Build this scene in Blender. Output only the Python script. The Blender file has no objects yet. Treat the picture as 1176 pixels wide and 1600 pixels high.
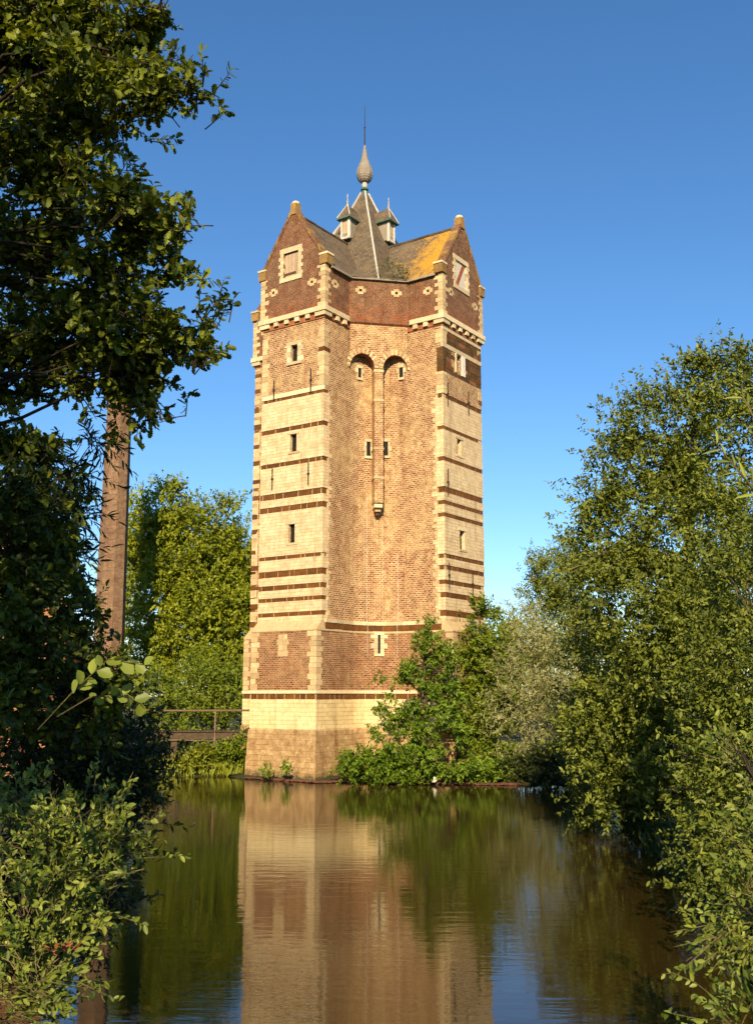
import bpy, math, random
import numpy as np
from mathutils import Vector, Matrix
R = math.radians
SC = bpy.context.scene
COL = SC.collection
rnd = random.Random(7)

# ------------------------------------------------------------------ camera, sky, sun, exposure
CAM_H = 3.8
PITCH = math.atan(285 / 1600)
cam_d = bpy.data.cameras.new('camera')
cam_d.sensor_fit = 'VERTICAL'; cam_d.sensor_height = 36.0; cam_d.lens = 36.0
cam_d.clip_start = 0.1; cam_d.clip_end = 4000
cam = bpy.data.objects.new('camera', cam_d); COL.objects.link(cam)
cam.location = (0, 0, CAM_H); cam.rotation_euler = (R(90) + PITCH, 0, 0)
SC.camera = cam

SUN_AZ, SUN_EL = R(4.0), R(27.0)          # sun stands behind the viewer
sdir = Vector((-math.sin(SUN_AZ) * math.cos(SUN_EL), -math.cos(SUN_AZ) * math.cos(SUN_EL), math.sin(SUN_EL)))
W = bpy.data.worlds.new('World'); SC.world = W; W.use_nodes = True
wn = W.node_tree.nodes; wl = W.node_tree.links
bg = wn['Background']
sky = wn.new('ShaderNodeTexSky'); sky.sky_type = 'NISHITA'; sky.sun_disc = False
sky.sun_elevation = SUN_EL; sky.sun_rotation = math.atan2(sdir.x, sdir.y)
sky.air_density = 1.0; sky.dust_density = 0.0; sky.ozone_density = 4.5; sky.altitude = 0
hs_ = wn.new('ShaderNodeHueSaturation'); hs_.inputs['Saturation'].default_value = 1.14
wl.new(sky.outputs[0], hs_.inputs['Color']); wl.new(hs_.outputs[0], bg.inputs[0]); bg.inputs[1].default_value = 0.097
sl = bpy.data.lights.new('sun', 'SUN'); sl.energy = 5.0; sl.angle = R(0.5); sl.color = (1.0, 0.80, 0.49)
sun = bpy.data.objects.new('sun', sl); COL.objects.link(sun); sun.location = (20, -60, 60)
sun.rotation_euler = (-sdir).to_track_quat('-Z', 'Y').to_euler()
vs = SC.view_settings
vs.view_transform = 'Standard'; vs.look = 'None'; vs.gamma = 1; vs.exposure = 0.78; vs.use_curve_mapping = False
SC.cycles.max_bounces = 5; SC.cycles.diffuse_bounces = 2; SC.cycles.glossy_bounces = 2
SC.cycles.transmission_bounces = 4; SC.cycles.transparent_max_bounces = 4
SC.cycles.use_adaptive_sampling = True; SC.cycles.adaptive_threshold = 0.02; SC.cycles.use_light_tree = False
SC.cycles.caustics_reflective = False; SC.cycles.caustics_refractive = False

def at(px, py, Y):
    """point of the place at depth Y whose picture position is (px, py) of the 1176x1600 photograph"""
    dx = (px - 588) / 1600.0; dy = (800 - py) / 1600.0
    d = (dx, math.cos(PITCH) - dy * math.sin(PITCH), math.sin(PITCH) + dy * math.cos(PITCH))
    t = Y / d[1]
    return Vector((d[0] * t, Y, CAM_H + d[2] * t))

# ------------------------------------------------------------------ materials
MATS = {}
class NT:
    def __init__(s, name):
        m = bpy.data.materials.new(name); m.use_nodes = True; s.m = m; s.n = m.node_tree.nodes; s.l = m.node_tree.links
        s.b = s.n['Principled BSDF']; s.b.inputs['Roughness'].default_value = 0.85
        s.b.inputs['Specular IOR Level'].default_value = 0.25
        s.out = s.n['Material Output']; MATS[name] = m
    def new(s, t, **kw):
        n = s.n.new(t)
        for k, v in kw.items(): setattr(n, k, v)
        return n
    def set(s, sock, v):
        if hasattr(v, 'is_linked') or isinstance(v, bpy.types.NodeSocket): s.l.new(v, sock)
        else: sock.default_value = v
    def coord(s, kind='Object', scale=(1, 1, 1)):
        c = s.new('ShaderNodeTexCoord'); mp = s.new('ShaderNodeMapping'); mp.inputs['Scale'].default_value = scale
        s.l.new(c.outputs[kind], mp.inputs[0]); return mp.outputs[0]
    def noise(s, vec, scale, detail=4, rough=0.6, dist=0.0):
        n = s.new('ShaderNodeTexNoise'); s.l.new(vec, n.inputs['Vector']); n.inputs['Scale'].default_value = scale
        n.inputs['Detail'].default_value = detail; n.inputs['Roughness'].default_value = rough; n.inputs['Distortion'].default_value = dist
        return n.outputs['Fac']
    def ramp(s, fac, lo, hi, a=0.0, b=1.0):
        n = s.new('ShaderNodeMapRange'); n.clamp = True
        s.set(n.inputs[0], fac); n.inputs[1].default_value = lo; n.inputs[2].default_value = hi
        n.inputs[3].default_value = a; n.inputs[4].default_value = b
        return n.outputs[0]
    def mix(s, f, a, b, mode='MIX'):
        n = s.new('ShaderNodeMix', data_type='RGBA', blend_type=mode)
        s.set(n.inputs[0], f)
        s.set(n.inputs[6], a if not isinstance(a, tuple) else (*a, 1)); s.set(n.inputs[7], b if not isinstance(b, tuple) else (*b, 1))
        return n.outputs[2]
    def math(s, op, a, b=0.0):
        n = s.new('ShaderNodeMath', operation=op); s.set(n.inputs[0], a); s.set(n.inputs[1], b); return n.outputs[0]
    def sep(s, vec):
        n = s.new('ShaderNodeSeparateXYZ'); s.l.new(vec, n.inputs[0]); return n.outputs
    def bump(s, h, strength=0.5, dist=0.02):
        n = s.new('ShaderNodeBump'); s.l.new(h, n.inputs['Height']); n.inputs['Strength'].default_value = strength
        n.inputs['Distance'].default_value = dist; s.l.new(n.outputs[0], s.b.inputs['Normal'])
    def color(s, c): s.set(s.b.inputs['Base Color'], c if not isinstance(c, tuple) else (*c, 1))

def brick_mat(name, c1, c2, mortar, bw, bh, ms, wash=None, stain=None, washlo=0.45, washhi=0.65, pale=None, jit=0.35, redfoot=False, tide=False):
    t = NT(name); uv = t.coord('UV'); ob = t.coord('Object')
    # slight waviness of the hand laid courses
    nz = t.new('ShaderNodeTexNoise'); t.l.new(uv, nz.inputs['Vector']); nz.inputs['Scale'].default_value = 1.7; nz.inputs['Detail'].default_value = 2
    sub = t.new('ShaderNodeVectorMath', operation='MULTIPLY_ADD'); t.l.new(nz.outputs['Color'], sub.inputs[0])
    sub.inputs[1].default_value = (0.03, 0.05, 0); t.l.new(uv, sub.inputs[2])
    b = t.new('ShaderNodeTexBrick'); t.l.new(sub.outputs[0], b.inputs['Vector'])
    b.inputs['Scale'].default_value = 1.0; b.inputs['Brick Width'].default_value = bw; b.inputs['Row Height'].default_value = bh
    b.inputs['Mortar Size'].default_value = ms; b.inputs['Mortar Smooth'].default_value = 0.3; b.inputs['Bias'].default_value = 0.0
    b.inputs['Color1'].default_value = (*c1, 1); b.inputs['Color2'].default_value = (*c2, 1); b.inputs['Mortar'].default_value = (*mortar, 1)
    col = b.outputs['Color']
    n1 = t.noise(ob, 0.55, 3, 0.65)
    n2 = t.noise(ob, 3.1, 3, 0.7)
    n3 = t.noise(ob, 14.0, 2, 0.7)
    st = t.noise(t.coord('Object', (1.7, 1.7, 0.16)), 1.0, 2, 0.65)
    if wash: col = t.mix(t.math('MULTIPLY', t.ramp(n1, washlo, washhi), 0.75), col, wash)
    if pale: col = t.mix(t.math('MULTIPLY', t.ramp(n2, 0.5, 0.72), 0.6), col, pale)
    if stain: col = t.mix(t.math('MULTIPLY', t.ramp(n2, 0.52, 0.3), 0.55), col, stain)
    if redfoot:      # fresher orange brick low on the upper storey
        zf = t.math('ADD', t.ramp(t.sep(ob)[2], 22.2, 23.5, 0.42, -0.15), t.math('MULTIPLY', t.math('SUBTRACT', n2, 0.5), 3.0))
        col = t.mix(t.ramp(zf, 0.15, 0.7), col, (0.32, 0.115, 0.05))
    col = t.mix(1.0, col, t.mix(t.ramp(n3, 0.3, 0.75), (1 - jit, 1 - jit, 1 - jit), (1 + jit * .5,) * 3), 'MULTIPLY')
    mot = t.noise(ob, 2.3, 4, 0.78)
    col = t.mix(1.0, col, t.mix(t.ramp(mot, 0.32, 0.68), (0.70 + .16 * (jit < .2), 0.58 + .24 * (jit < .2), 0.52 + .26 * (jit < .2)), (1.14, 1.14, 1.12)), 'MULTIPLY')
    col = t.mix(t.math('MULTIPLY', t.ramp(st, 0.56, 0.74), 0.5), col, t.mix(1.0, col, (0.52, 0.42, 0.34), 'MULTIPLY'))
    if tide:
        zt = t.math('ADD', t.ramp(t.sep(ob)[2], 0.05, 0.75, 1.0, 0.0), t.math('MULTIPLY', t.math('SUBTRACT', n2, 0.5), 1.6))
        col = t.mix(t.ramp(zt, 0.45, 0.95), col, (0.075, 0.062, 0.028))
    t.color(col)
    h = t.math('ADD', t.math('MULTIPLY', b.outputs['Fac'], -0.6), t.math('MULTIPLY', n3, 0.6))
    t.bump(h, 0.7, 0.03)
    return t

brick_mat('brick_shaft', (0.47, 0.255, 0.135), (0.115, 0.046, 0.026), (0.66, 0.49, 0.28), 0.235, 0.098, 0.022, wash=(0.60, 0.44, 0.23), washlo=0.45, washhi=0.66, pale=(0.56, 0.39, 0.20), stain=(0.30, 0.12, 0.06), jit=0.42)
brick_mat('brick_upper', (0.24, 0.105, 0.055), (0.16, 0.078, 0.046), (0.36, 0.25, 0.15), 0.205, 0.088, 0.011, wash=(0.19, 0.115, 0.07), stain=(0.27, 0.09, 0.04), pale=(0.33, 0.21, 0.11), redfoot=True, jit=0.5)
brick_mat('brick_base', (0.36, 0.15, 0.075), (0.13, 0.048, 0.026), (0.50, 0.36, 0.20), 0.205, 0.088, 0.015, wash=(0.42, 0.27, 0.14), washlo=0.5, washhi=0.75)
brick_mat('brick_orange', (0.42, 0.13, 0.045), (0.32, 0.10, 0.04), (0.45, 0.25, 0.12), 0.205, 0.088, 0.012, stain=(0.22, 0.08, 0.04))
brick_mat('brick_house', (0.38, 0.13, 0.055), (0.28, 0.09, 0.04), (0.45, 0.32, 0.2), 0.21, 0.075, 0.014, stain=(0.2, 0.08, 0.04))
brick_mat('brick_chimney', (0.25, 0.15, 0.092), (0.15, 0.09, 0.056), (0.33, 0.23, 0.15), 0.21, 0.075, 0.012, pale=(0.36, 0.25, 0.15))
brick_mat('ashlar', (0.70, 0.56, 0.35), (0.60, 0.45, 0.27), (0.40, 0.26, 0.12), 0.62, 0.155, 0.008, wash=(0.66, 0.52, 0.33), stain=(0.50, 0.32, 0.15), pale=(0.72, 0.58, 0.38), jit=0.14)
brick_mat('ashlar_base', (0.74, 0.60, 0.34), (0.66, 0.52, 0.28), (0.46, 0.33, 0.15), 0.7, 0.19, 0.008, wash=(0.74, 0.62, 0.38), stain=(0.56, 0.40, 0.18), jit=0.14)
brick_mat('plinth_stone', (0.52, 0.37, 0.19), (0.42, 0.28, 0.14), (0.30, 0.19, 0.09), 0.75, 0.24, 0.010, wash=(0.36, 0.24, 0.12), stain=(0.30, 0.20, 0.09), pale=(0.66, 0.51, 0.29), jit=0.3, tide=True)

def stone(name, c, c2, sc=4.0, jit=0.25, dark=None):
    t = NT(name); ob = t.coord('Object'); n = t.noise(ob, sc, 5, 0.65); n2 = t.noise(ob, sc * 5, 3, 0.6)
    oi = t.new('ShaderNodeObjectInfo')
    col = t.mix(t.ramp(n, 0.35, 0.65), c, c2)
    col = t.mix(1.0, col, t.mix(t.ramp(n2, 0.3, 0.7), (1 - jit,) * 3, (1.05,) * 3), 'MULTIPLY')
    col = t.mix(1.0, col, t.mix(oi.outputs['Random'], (0.72, 0.69, 0.66), (1.14, 1.13, 1.1)), 'MULTIPLY')
    t.color(col); t.bump(n2, 0.6, 0.02); return t
stone('white_stone', (0.72, 0.60, 0.40), (0.62, 0.49, 0.30))
stone('quoin_stone', (0.66, 0.50, 0.29), (0.56, 0.40, 0.22))
stone('ironstone', (0.19, 0.072, 0.015), (0.115, 0.048, 0.014), 3.0, 0.35)
stone('dark_ironstone', (0.14, 0.075, 0.024), (0.085, 0.048, 0.018), 2.5, 0.4)
stone('mortar_bed', (0.60, 0.45, 0.26), (0.50, 0.36, 0.19))
stone('lichen_stone', (0.40, 0.24, 0.05), (0.24, 0.15, 0.08), 5.0, 0.35)
stone('lead', (0.30, 0.26, 0.21), (0.22, 0.19, 0.16), 3.0, 0.2)
stone('lead_white', (0.58, 0.55, 0.50), (0.46, 0.43, 0.38), 6.0, 0.2)
stone('copper_green', (0.09, 0.20, 0.15), (0.06, 0.13, 0.10), 6.0, 0.3)
stone('wood_shutter', (0.50, 0.38, 0.27), (0.42, 0.30, 0.20), 3.0, 0.25)
stone('white_paint', (0.74, 0.70, 0.63), (0.66, 0.60, 0.52), 3.0, 0.15)
stone('red_paint', (0.40, 0.12, 0.05), (0.34, 0.09, 0.04), 3.0, 0.2)
stone('iron', (0.055, 0.036, 0.026), (0.035, 0.026, 0.02), 6.0, 0.3)
stone('old_wood', (0.13, 0.092, 0.058), (0.08, 0.058, 0.038), 5.0, 0.4)
stone('rail_wood', (0.26, 0.18, 0.11), (0.19, 0.13, 0.08), 5.0, 0.3)
stone('bark', (0.045, 0.032, 0.020), (0.028, 0.020, 0.013), 8.0, 0.4)
stone('bark_pale', (0.20, 0.15, 0.09), (0.12, 0.09, 0.055), 8.0, 0.4)
stone('twig_green', (0.16, 0.14, 0.05), (0.11, 0.09, 0.04), 8.0, 0.3)
stone('rubble', (0.20, 0.085, 0.05), (0.12, 0.06, 0.04), 6.0, 0.4)
stone('dark_void', (0.020, 0.013, 0.010), (0.012, 0.009, 0.008), 3.0, 0.3)  # near-black; in the tower's openings it stands in for unlit depth
stone('wood_door', (0.14, 0.075, 0.04), (0.09, 0.05, 0.03), 5.0, 0.3)
stone('off_white', (0.75, 0.70, 0.66), (0.66, 0.58, 0.55), 6.0, 0.1)

def slate(name, lichen):
    t = NT(name); uv = t.coord('UV'); ob = t.coord('Object')
    b = t.new('ShaderNodeTexBrick'); t.l.new(uv, b.inputs['Vector']); b.inputs['Scale'].default_value = 1
    b.inputs['Brick Width'].default_value = 0.26; b.inputs['Row Height'].default_value = 0.17; b.inputs['Mortar Size'].default_value = 0.010
    b.inputs['Color1'].default_value = (0.185, 0.14, 0.095, 1); b.inputs['Color2'].default_value = (0.105, 0.083, 0.062, 1); b.inputs['Mortar'].default_value = (0.06, 0.045, 0.032, 1)
    n1 = t.noise(ob, 1.2, 5, 0.65); n2 = t.noise(ob, 9, 4, 0.7)
    col = t.mix(t.math('MULTIPLY', t.ramp(n1, 0.45, 0.7), 0.6), b.outputs['Color'], (0.19, 0.14, 0.085))
    col = t.mix(1.0, col, t.mix(t.ramp(n2, 0.3, 0.7), (0.7, 0.7, 0.7), (1.15, 1.12, 1.05)), 'MULTIPLY')
    if lichen:
        y = t.sep(ob)[1]
        m = t.math('ADD', t.ramp(y, 2.6, 5.2, 0.0, 0.66), t.math('MULTIPLY', t.math('SUBTRACT', t.noise(ob, 1.6, 6, 0.72), 0.5), 1.7))
        m = t.math('ADD', m, t.math('MULTIPLY', t.math('SUBTRACT', t.noise(ob, 7.5, 4, 0.8), 0.5), 1.1))
        col = t.mix(t.math('MULTIPLY', t.ramp(m, 0.22, 0.62), 0.92), col, t.mix(t.ramp(n2, 0.35, 0.65), (0.42, 0.20, 0.012), (0.55, 0.30, 0.03)))
    else:
        sp = t.noise(ob, 7.0, 4, 0.75); col = t.mix(t.ramp(sp, 0.66, 0.74), col, (0.36, 0.22, 0.05))
    t.color(col); t.bump(t.math('ADD', t.math('MULTIPLY', b.outputs['Fac'], -1.0), n2), 0.6, 0.02); t.b.inputs['Roughness'].default_value = 0.7
slate('slate', False); slate('slate_lichen', True)

def leaf_mat(name, dark, light, trans=0.3, rough=0.5, spec=0.3, tcol=None):
    t = NT(name)
    a = t.new('ShaderNodeAttribute', attribute_name='tint')
    col = t.mix(a.outputs['Fac'], dark, light)
    t.color(col); t.b.inputs['Roughness'].default_value = rough; t.b.inputs['Specular IOR Level'].default_value = spec
    tr = t.new('ShaderNodeBsdfTranslucent'); t.l.new(t.mix(1.0, col, tcol or (1.3, 1.2, 0.35), 'MULTIPLY'), tr.inputs[0])
    mx = t.new('ShaderNodeMixShader'); mx.inputs[0].default_value = trans
    t.l.new(t.b.outputs[0], mx.inputs[1]); t.l.new(tr.outputs[0], mx.inputs[2]); t.l.new(mx.outputs[0], t.out.inputs[0])
leaf_mat('leaf_oak', (0.017, 0.036, 0.004), (0.215, 0.25, 0.020))
leaf_mat('leaf_sallow', (0.045, 0.085, 0.008), (0.27, 0.31, 0.045), spec=0.4)
leaf_mat('leaf_willow', (0.030, 0.052, 0.006), (0.23, 0.26, 0.034))
leaf_mat('leaf_grey', (0.17, 0.175, 0.055), (0.40, 0.39, 0.18))
leaf_mat('leaf_bright', (0.050, 0.105, 0.006), (0.20, 0.29, 0.020))
leaf_mat('leaf_far', (0.080, 0.115, 0.005), (0.33, 0.36, 0.020))
leaf_mat('leaf_young', (0.070, 0.115, 0.006), (0.22, 0.27, 0.020))
leaf_mat('leaf_red', (0.22, 0.06, 0.02), (0.38, 0.14, 0.05))
leaf_mat('leaf_grass', (0.10, 0.13, 0.010), (0.28, 0.30, 0.025))
leaf_mat('leaf_dark', (0.014, 0.026, 0.004), (0.055, 0.070, 0.010), 0.2)  # leaves kept dark; the shaded sallow's shade is put into this colour

t = NT('ground_soil'); ob = t.coord('Object'); n = t.noise(ob, 0.8, 6, 0.7); n2 = t.noise(ob, 9, 4, 0.7)
col = t.mix(t.ramp(n, 0.35, 0.65), (0.035, 0.045, 0.012), (0.055, 0.040, 0.020)); t.color(t.mix(t.ramp(n2, 0.3, 0.7), col, (0.03, 0.032, 0.012))); t.bump(n2, 0.8, 0.1)
t = NT('pond_water'); ob = t.coord('Object')
mp = t.coord('Object', (0.9, 3.6, 1)); mp2 = t.coord('Object', (2.6, 9.0, 1)); mp3 = t.coord('Object', (0.10, 0.16, 1))
r1 = t.noise(mp, 1.0, 3, 0.5, 0.4); r2 = t.noise(mp2, 1.0, 3, 0.55, 0.3); calm = t.ramp(t.noise(mp3, 1.0, 2, 0.5), 0.38, 0.62, 0.45, 1.0)
h = t.math('MULTIPLY', t.math('ADD', r1, t.math('MULTIPLY', r2, 0.35)), calm)
t.color((0.030, 0.019, 0.004)); t.b.inputs['Roughness'].default_value = 0.03; t.b.inputs['IOR'].default_value = 1.38; t.b.inputs['Specular IOR Level'].default_value = 0.5
t.bump(h, 0.17, 0.035)

# ------------------------------------------------------------------ helpers
def tag(o, label=None, cat=None, group=None, kind=None):
    if label: o['label'] = label
    if cat: o['category'] = cat
    if group: o['group'] = group
    if kind: o['kind'] = kind
    return o
def empty(name, loc=(0, 0, 0), rz=0.0):
    o = bpy.data.objects.new(name, None); COL.objects.link(o); o.location = loc; o.rotation_euler = (0, 0, rz)
    o.empty_display_size = 0.3; return o
def uv_metres(me):
    n = len(me.loops); uv = me.uv_layers.new(name='UVMap'); out = np.zeros(n * 2, np.float32)
    for p in me.polygons:
        nn = p.normal
        if abs(nn.z) > 0.95: tx, ty = Vector((1, 0, 0)), Vector((0, 1, 0))
        else:
            tx = Vector((0, 0, 1)).cross(nn).normalized(); ty = nn.cross(tx)
        for li in p.loop_indices:
            c = me.vertices[me.loops[li].vertex_index].co; out[2 * li] = c.dot(tx); out[2 * li + 1] = c.dot(ty)
    uv.data.foreach_set('uv', out)
def mobj(name, V, F, mat, parent=None, smooth=False, uv=False):
    me = bpy.data.meshes.new(name); me.from_pydata([tuple(v) for v in V], [], F); me.update()
    if uv: uv_metres(me)
    me.materials.append(MATS[mat])
    if smooth:
        for p in me.polygons: p.use_smooth = True
    o = bpy.data.objects.new(name, me); COL.objects.link(o)
    if parent: o.parent = parent
    return o
class MB:
    def __init__(s): s.V = []; s.F = []
    def add(s, V, F):
        k = len(s.V); s.V += [tuple(v) for v in V]; s.F += [tuple(i + k for i in f) for f in F]; return s
    def box(s, x0, x1, y0, y1, z0, z1, j=0.0):
        V = [[x, y, z] for z in (z0, z1) for x, y in ((x0, y0), (x1, y0), (x1, y1), (x0, y1))]
        if j: V = [[c + rnd.uniform(-j, j) for c in v] for v in V]
        return s.add(V, [(3, 2, 1, 0), (4, 5, 6, 7), (0, 1, 5, 4), (1, 2, 6, 5), (2, 3, 7, 6), (3, 0, 4, 7)])
    def tube(s, pts, rad, n=7, cap=True):
        pts = [Vector(p) for p in pts]; V = []; F = []
        up = Vector((0.31, 0.17, 0.93)).normalized()
        for i, p in enumerate(pts):
            d = (pts[min(i + 1, len(pts) - 1)] - pts[max(i - 1, 0)]).normalized()
            a = d.cross(up)
            if a.length < 1e-3: a = d.cross(Vector((1, 0, 0)))
            a.normalize(); b = d.cross(a)
            for k in range(n):
                th = 2 * math.pi * k / n; V.append(p + (a * math.cos(th) + b * math.sin(th)) * rad[i])
        for i in range(len(pts) - 1):
            for k in range(n):
                F.append((i * n + k, i * n + (k + 1) % n, (i + 1) * n + (k + 1) % n, (i + 1) * n + k))
        if cap:
            F.append(tuple(range(n - 1, -1, -1))); F.append(tuple((len(pts) - 1) * n + k for k in range(n)))
        return s.add(V, F)
    def lathe(s, prof, n=8, c=(0, 0), a0=0.0):
        V = []; F = []
        for r, z in prof:
            for k in range(n):
                th = a0 + 2 * math.pi * k / n; V.append((c[0] + r * math.cos(th), c[1] + r * math.sin(th), z))
        for i in range(len(prof) - 1):
            for k in range(n): F.append((i * n + k, i * n + (k + 1) % n, (i + 1) * n + (k + 1) % n, (i + 1) * n + k))
        F.append(tuple(range(n - 1, -1, -1))); F.append(tuple((len(prof) - 1) * n + k for k in range(n)))
        return s.add(V, F)
    def rot(s, k):
        for _ in range(k % 4): s.V = [(-y, x, z) for x, y, z in s.V]
        return s
    def out(s, name, mat, parent=None, smooth=False, uv=True): return mobj(name, s.V, s.F, mat, parent, smooth, uv)

# ------------------------------------------------------------------ setting: ground, pond
pond = [(-5.2, 5.5), (-5.2, 14), (-5.8, 22), (-7.4, 33), (-10.6, 44), (-15, 49.3), (-6, 49.6), (-8.2, 57), (-3.5, 62), (4, 61), (9.5, 57.5),
        (12.5, 49), (8.9, 46.6), (7.9, 44.8), (8.5, 43.5), (10, 43), (10.5, 39), (8.2, 33.5), (7.2, 30), (6.8, 24), (5.4, 16), (4.2, 11), (3.6, 6.5)]
def in_poly(x, y, P):
    c = np.zeros(x.shape, bool); n = len(P)
    for i in range(n):
        x0, y0 = P[i]; x1, y1 = P[(i + 1) % n]
        m = ((y0 > y) != (y1 > y)) & (x < (x1 - x0) * (y - y0) / ((y1 - y0) or 1e-9) + x0); c ^= m
    return c
def dist_poly(x, y, P):
    d = np.full(x.shape, 1e9); n = len(P)
    for i in range(n):
        x0, y0 = P[i]; x1, y1 = P[(i + 1) % n]; ex, ey = x1 - x0, y1 - y0; L = ex * ex + ey * ey
        t = np.clip(((x - x0) * ex + (y - y0) * ey) / L, 0, 1); d = np.minimum(d, np.hypot(x - x0 - t * ex, y - y0 - t * ey))
    return d
TC = (-0.66, 53.0); TROT = R(-90 - 34.5)
island = [(-6.6, 48.5), (-4.6, 47.2), (-2.8, 46.1), (-1.2, 46.3), (1.5, 46.0), (5, 45.2), (8.0, 44.9), (11, 47.5), (11, 51), (6.5, 57.5), (1.5, 59.5), (-5, 58.5), (-7.6, 55.4), (-7.9, 52)]
def ground_z(x, y):
    s = np.where(in_poly(x, y, pond), -1, 1) * dist_poly(x, y, pond)
    z = np.where(s > 0, 0.05 + np.where((y > 40) & (x < 0), 0.35, 0.9) * (1 - np.exp(-s / 1.1)), np.maximum(-1.2, s * 0.9))
    near = np.clip((9 - y) / 6, 0, 1) * np.clip(1 - (np.abs(x)) / 30, 0, 1); z = z + near * 1.3 * (s > 0)
    si = np.where(in_poly(x, y, island), -1, 1) * dist_poly(x, y, island)
    zi = np.where(si < 0, 0.03 + 0.14 * (1 - np.exp(si / 0.6)), -si * 2.2)
    z = np.maximum(z, np.where(si < 0.6, zi, -9))
    return z + 0.05 * np.sin(x * 2.1 + np.sin(y * 1.7)) * (np.abs(s) > 0.3)
gx = np.concatenate([[-1500, -600, -250, -120, -70], np.arange(-40, 40.1, 0.5), [70, 120, 250, 600, 1500]])
gy = np.concatenate([[-400, -120, -40, -15], np.arange(-5, 75.1, 0.5), [90, 120, 200, 400, 800, 1800]])
X, Y = np.meshgrid(gx, gy); Z = ground_z(X, Y)
ny, nx = X.shape
V = np.stack([X, Y, Z], -1).reshape(-1, 3)
F = [(j * nx + i, j * nx + i + 1, (j + 1) * nx + i + 1, (j + 1) * nx + i) for j in range(ny - 1) for i in range(nx - 1)]
tag(mobj('ground', V, F, 'ground_soil', smooth=True), kind='structure')
tag(mobj('pond', [(-30, 4, 0), (30, 4, 0), (30, 66, 0), (-30, 66, 0)], [(0, 1, 2, 3)], 'pond_water'), kind='structure')

# ------------------------------------------------------------------ the tower
A, HW = 6.05, 1.92            # centre to end face, half width of a wing
AC = 3.9                      # centre of the concave corner curve
tower = empty('castle_tower', (*TC, 0), TROT)
tag(tower, 'tall brick and pale stone tower with four gables and slate spire, standing in the pond', 'tower')
def arc_pts(o, n=10):
    r = AC - HW - o
    return [(AC - r * math.sin(math.pi / 2 * i / n), AC - r * math.cos(math.pi / 2 * i / n)) for i in range(n + 1)]
def plan(o, fo=None):
    fo = o if fo is None else fo; P = []
    for k in range(4):
        q = [(A + fo, -HW - o), (A + fo, HW + o)] + arc_pts(o)
        for x, y in q:
            for _ in range(k): x, y = -y, x
            P.append((x, y))
    return P
def ring(name, levels, mat, parent=tower):
    """wall lofted through levels of (side offset, front offset, height)"""
    m = MB(); rows = [plan(o, fo) for o, fo, z in levels]; n = len(rows[0])
    V = [(x, y, l[2]) for l, P in zip(levels, rows) for x, y in P]
    F = [(i * n + k, i * n + (k + 1) % n, (i + 1) * n + (k + 1) % n, (i + 1) * n + k) for i in range(len(levels) - 1) for k in range(n)]
    m.add(V, F); return m.out(name, mat, parent)
BO, BF = 0.03, 0.40            # how far the base stands out at the sides and at the end faces
plinth = ring('plinth', [(.22, .66, -0.6), (.15, .56, 0.0), (.07, .44, 2.18), (BO, BF, 2.24)], 'plinth_stone')
base_ashlar = ring('base_ashlar_wall', [(BO, BF, 2.24), (BO, BF, 3.57)], 'ashlar_base')
base_bed = ring('base_band_bed', [(BO - .022, BF - .022, 3.57), (BO - .022, BF - .022, 3.84)], 'mortar_bed')
base_string = ring('base_string_course', [(BO - .04, BF - .04, 3.835), (BO + .03, BF + .03, 3.84), (BO + .03, BF + .03, 3.98), (BO - .02, BF - .02, 3.99)], 'white_stone')
base_brick = ring('base_brick_wall', [(BO - .02, BF - .02, 3.97), (BO - .02, BF - .02, 6.67)], 'brick_base')
weather = ring('weathering', [(BO - .02, BF - .02, 6.67), (BO + .01, BF + .01, 6.68), (BO + .01, BF + .01, 6.74), (0.0, 0.0, 7.18)], 'quoin_stone')
shaft = ring('shaft_brick_wall', [(0.0, -0.62, 7.15), (0.0, -0.62, 22.0)], 'brick_shaft')

def poly_blocks(path, z0, z1, depth, out, mat, parent, wmin=0.3, wmax=0.85, name='ironstone_block', gap=0.042, jz=0.012, skip=()):
    """lay blocks along a plan polyline; out = how far they stand in front of it"""
    pts = [Vector((x, y)) for x, y in path]
    seg = [(pts[i + 1] - pts[i]).length for i in range(len(pts) - 1)]; tot = sum(seg)
    cum = [0]
    for s in seg: cum.append(cum[-1] + s)
    def pos(s):
        s = min(max(s, 0), tot - 1e-6)
        i = max(j for j in range(len(seg)) if cum[j] <= s + 1e-9); d = (pts[i + 1] - pts[i]).normalized()
        return pts[i] + d * (s - cum[i]), Vector((d.y, -d.x))
    s = 0.0; res = []
    while s < tot - 0.05:
        w = rnd.uniform(wmin, wmax)
        if tot - s - w < wmin * 0.7: w = tot - s
        a, b = s + gap / 2, s + w - gap / 2
        pa, na = pos(a); pb, nb = pos(b)
        if (a + b) / 2 and not any(l < (a + b) / 2 < h for l, h in skip):
            oo = out + rnd.uniform(-0.012, 0.008); za = z0 + rnd.uniform(0, jz); zb = z1 - rnd.uniform(0, jz)
            mids = [c for c in cum if a + 0.05 < c < b - 0.05]
            sl = [(pa, na)] + [pos(c + 1e-6) for c in mids] + [(pb, nb)]
            m = MB(); VV = []
            for p, n in sl:
                f = p + n * oo; bk = p - n * depth
                VV += [(f.x, f.y, za), (f.x, f.y, zb), (bk.x, bk.y, zb), (bk.x, bk.y, za)]
            FF = []
            for i in range(len(sl) - 1):
                q = 4 * i
                FF += [(q, q + 4, q + 5, q + 1), (q + 1, q + 5, q + 6, q + 2), (q + 3, q + 7, q + 4, q)]
            FF += [(0, 1, 2, 3), tuple(4 * (len(sl) - 1) + j for j in (3, 2, 1, 0))]
            mt = mat if (mat != 'dark_ironstone' or rnd.random() < .74) else rnd.choice(('ironstone', 'brick_upper', 'ironstone'))
            m.add(VV, FF); res.append(m.out(name, mt, parent, uv=mt == 'brick_upper'))
        s += w
    return res

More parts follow.
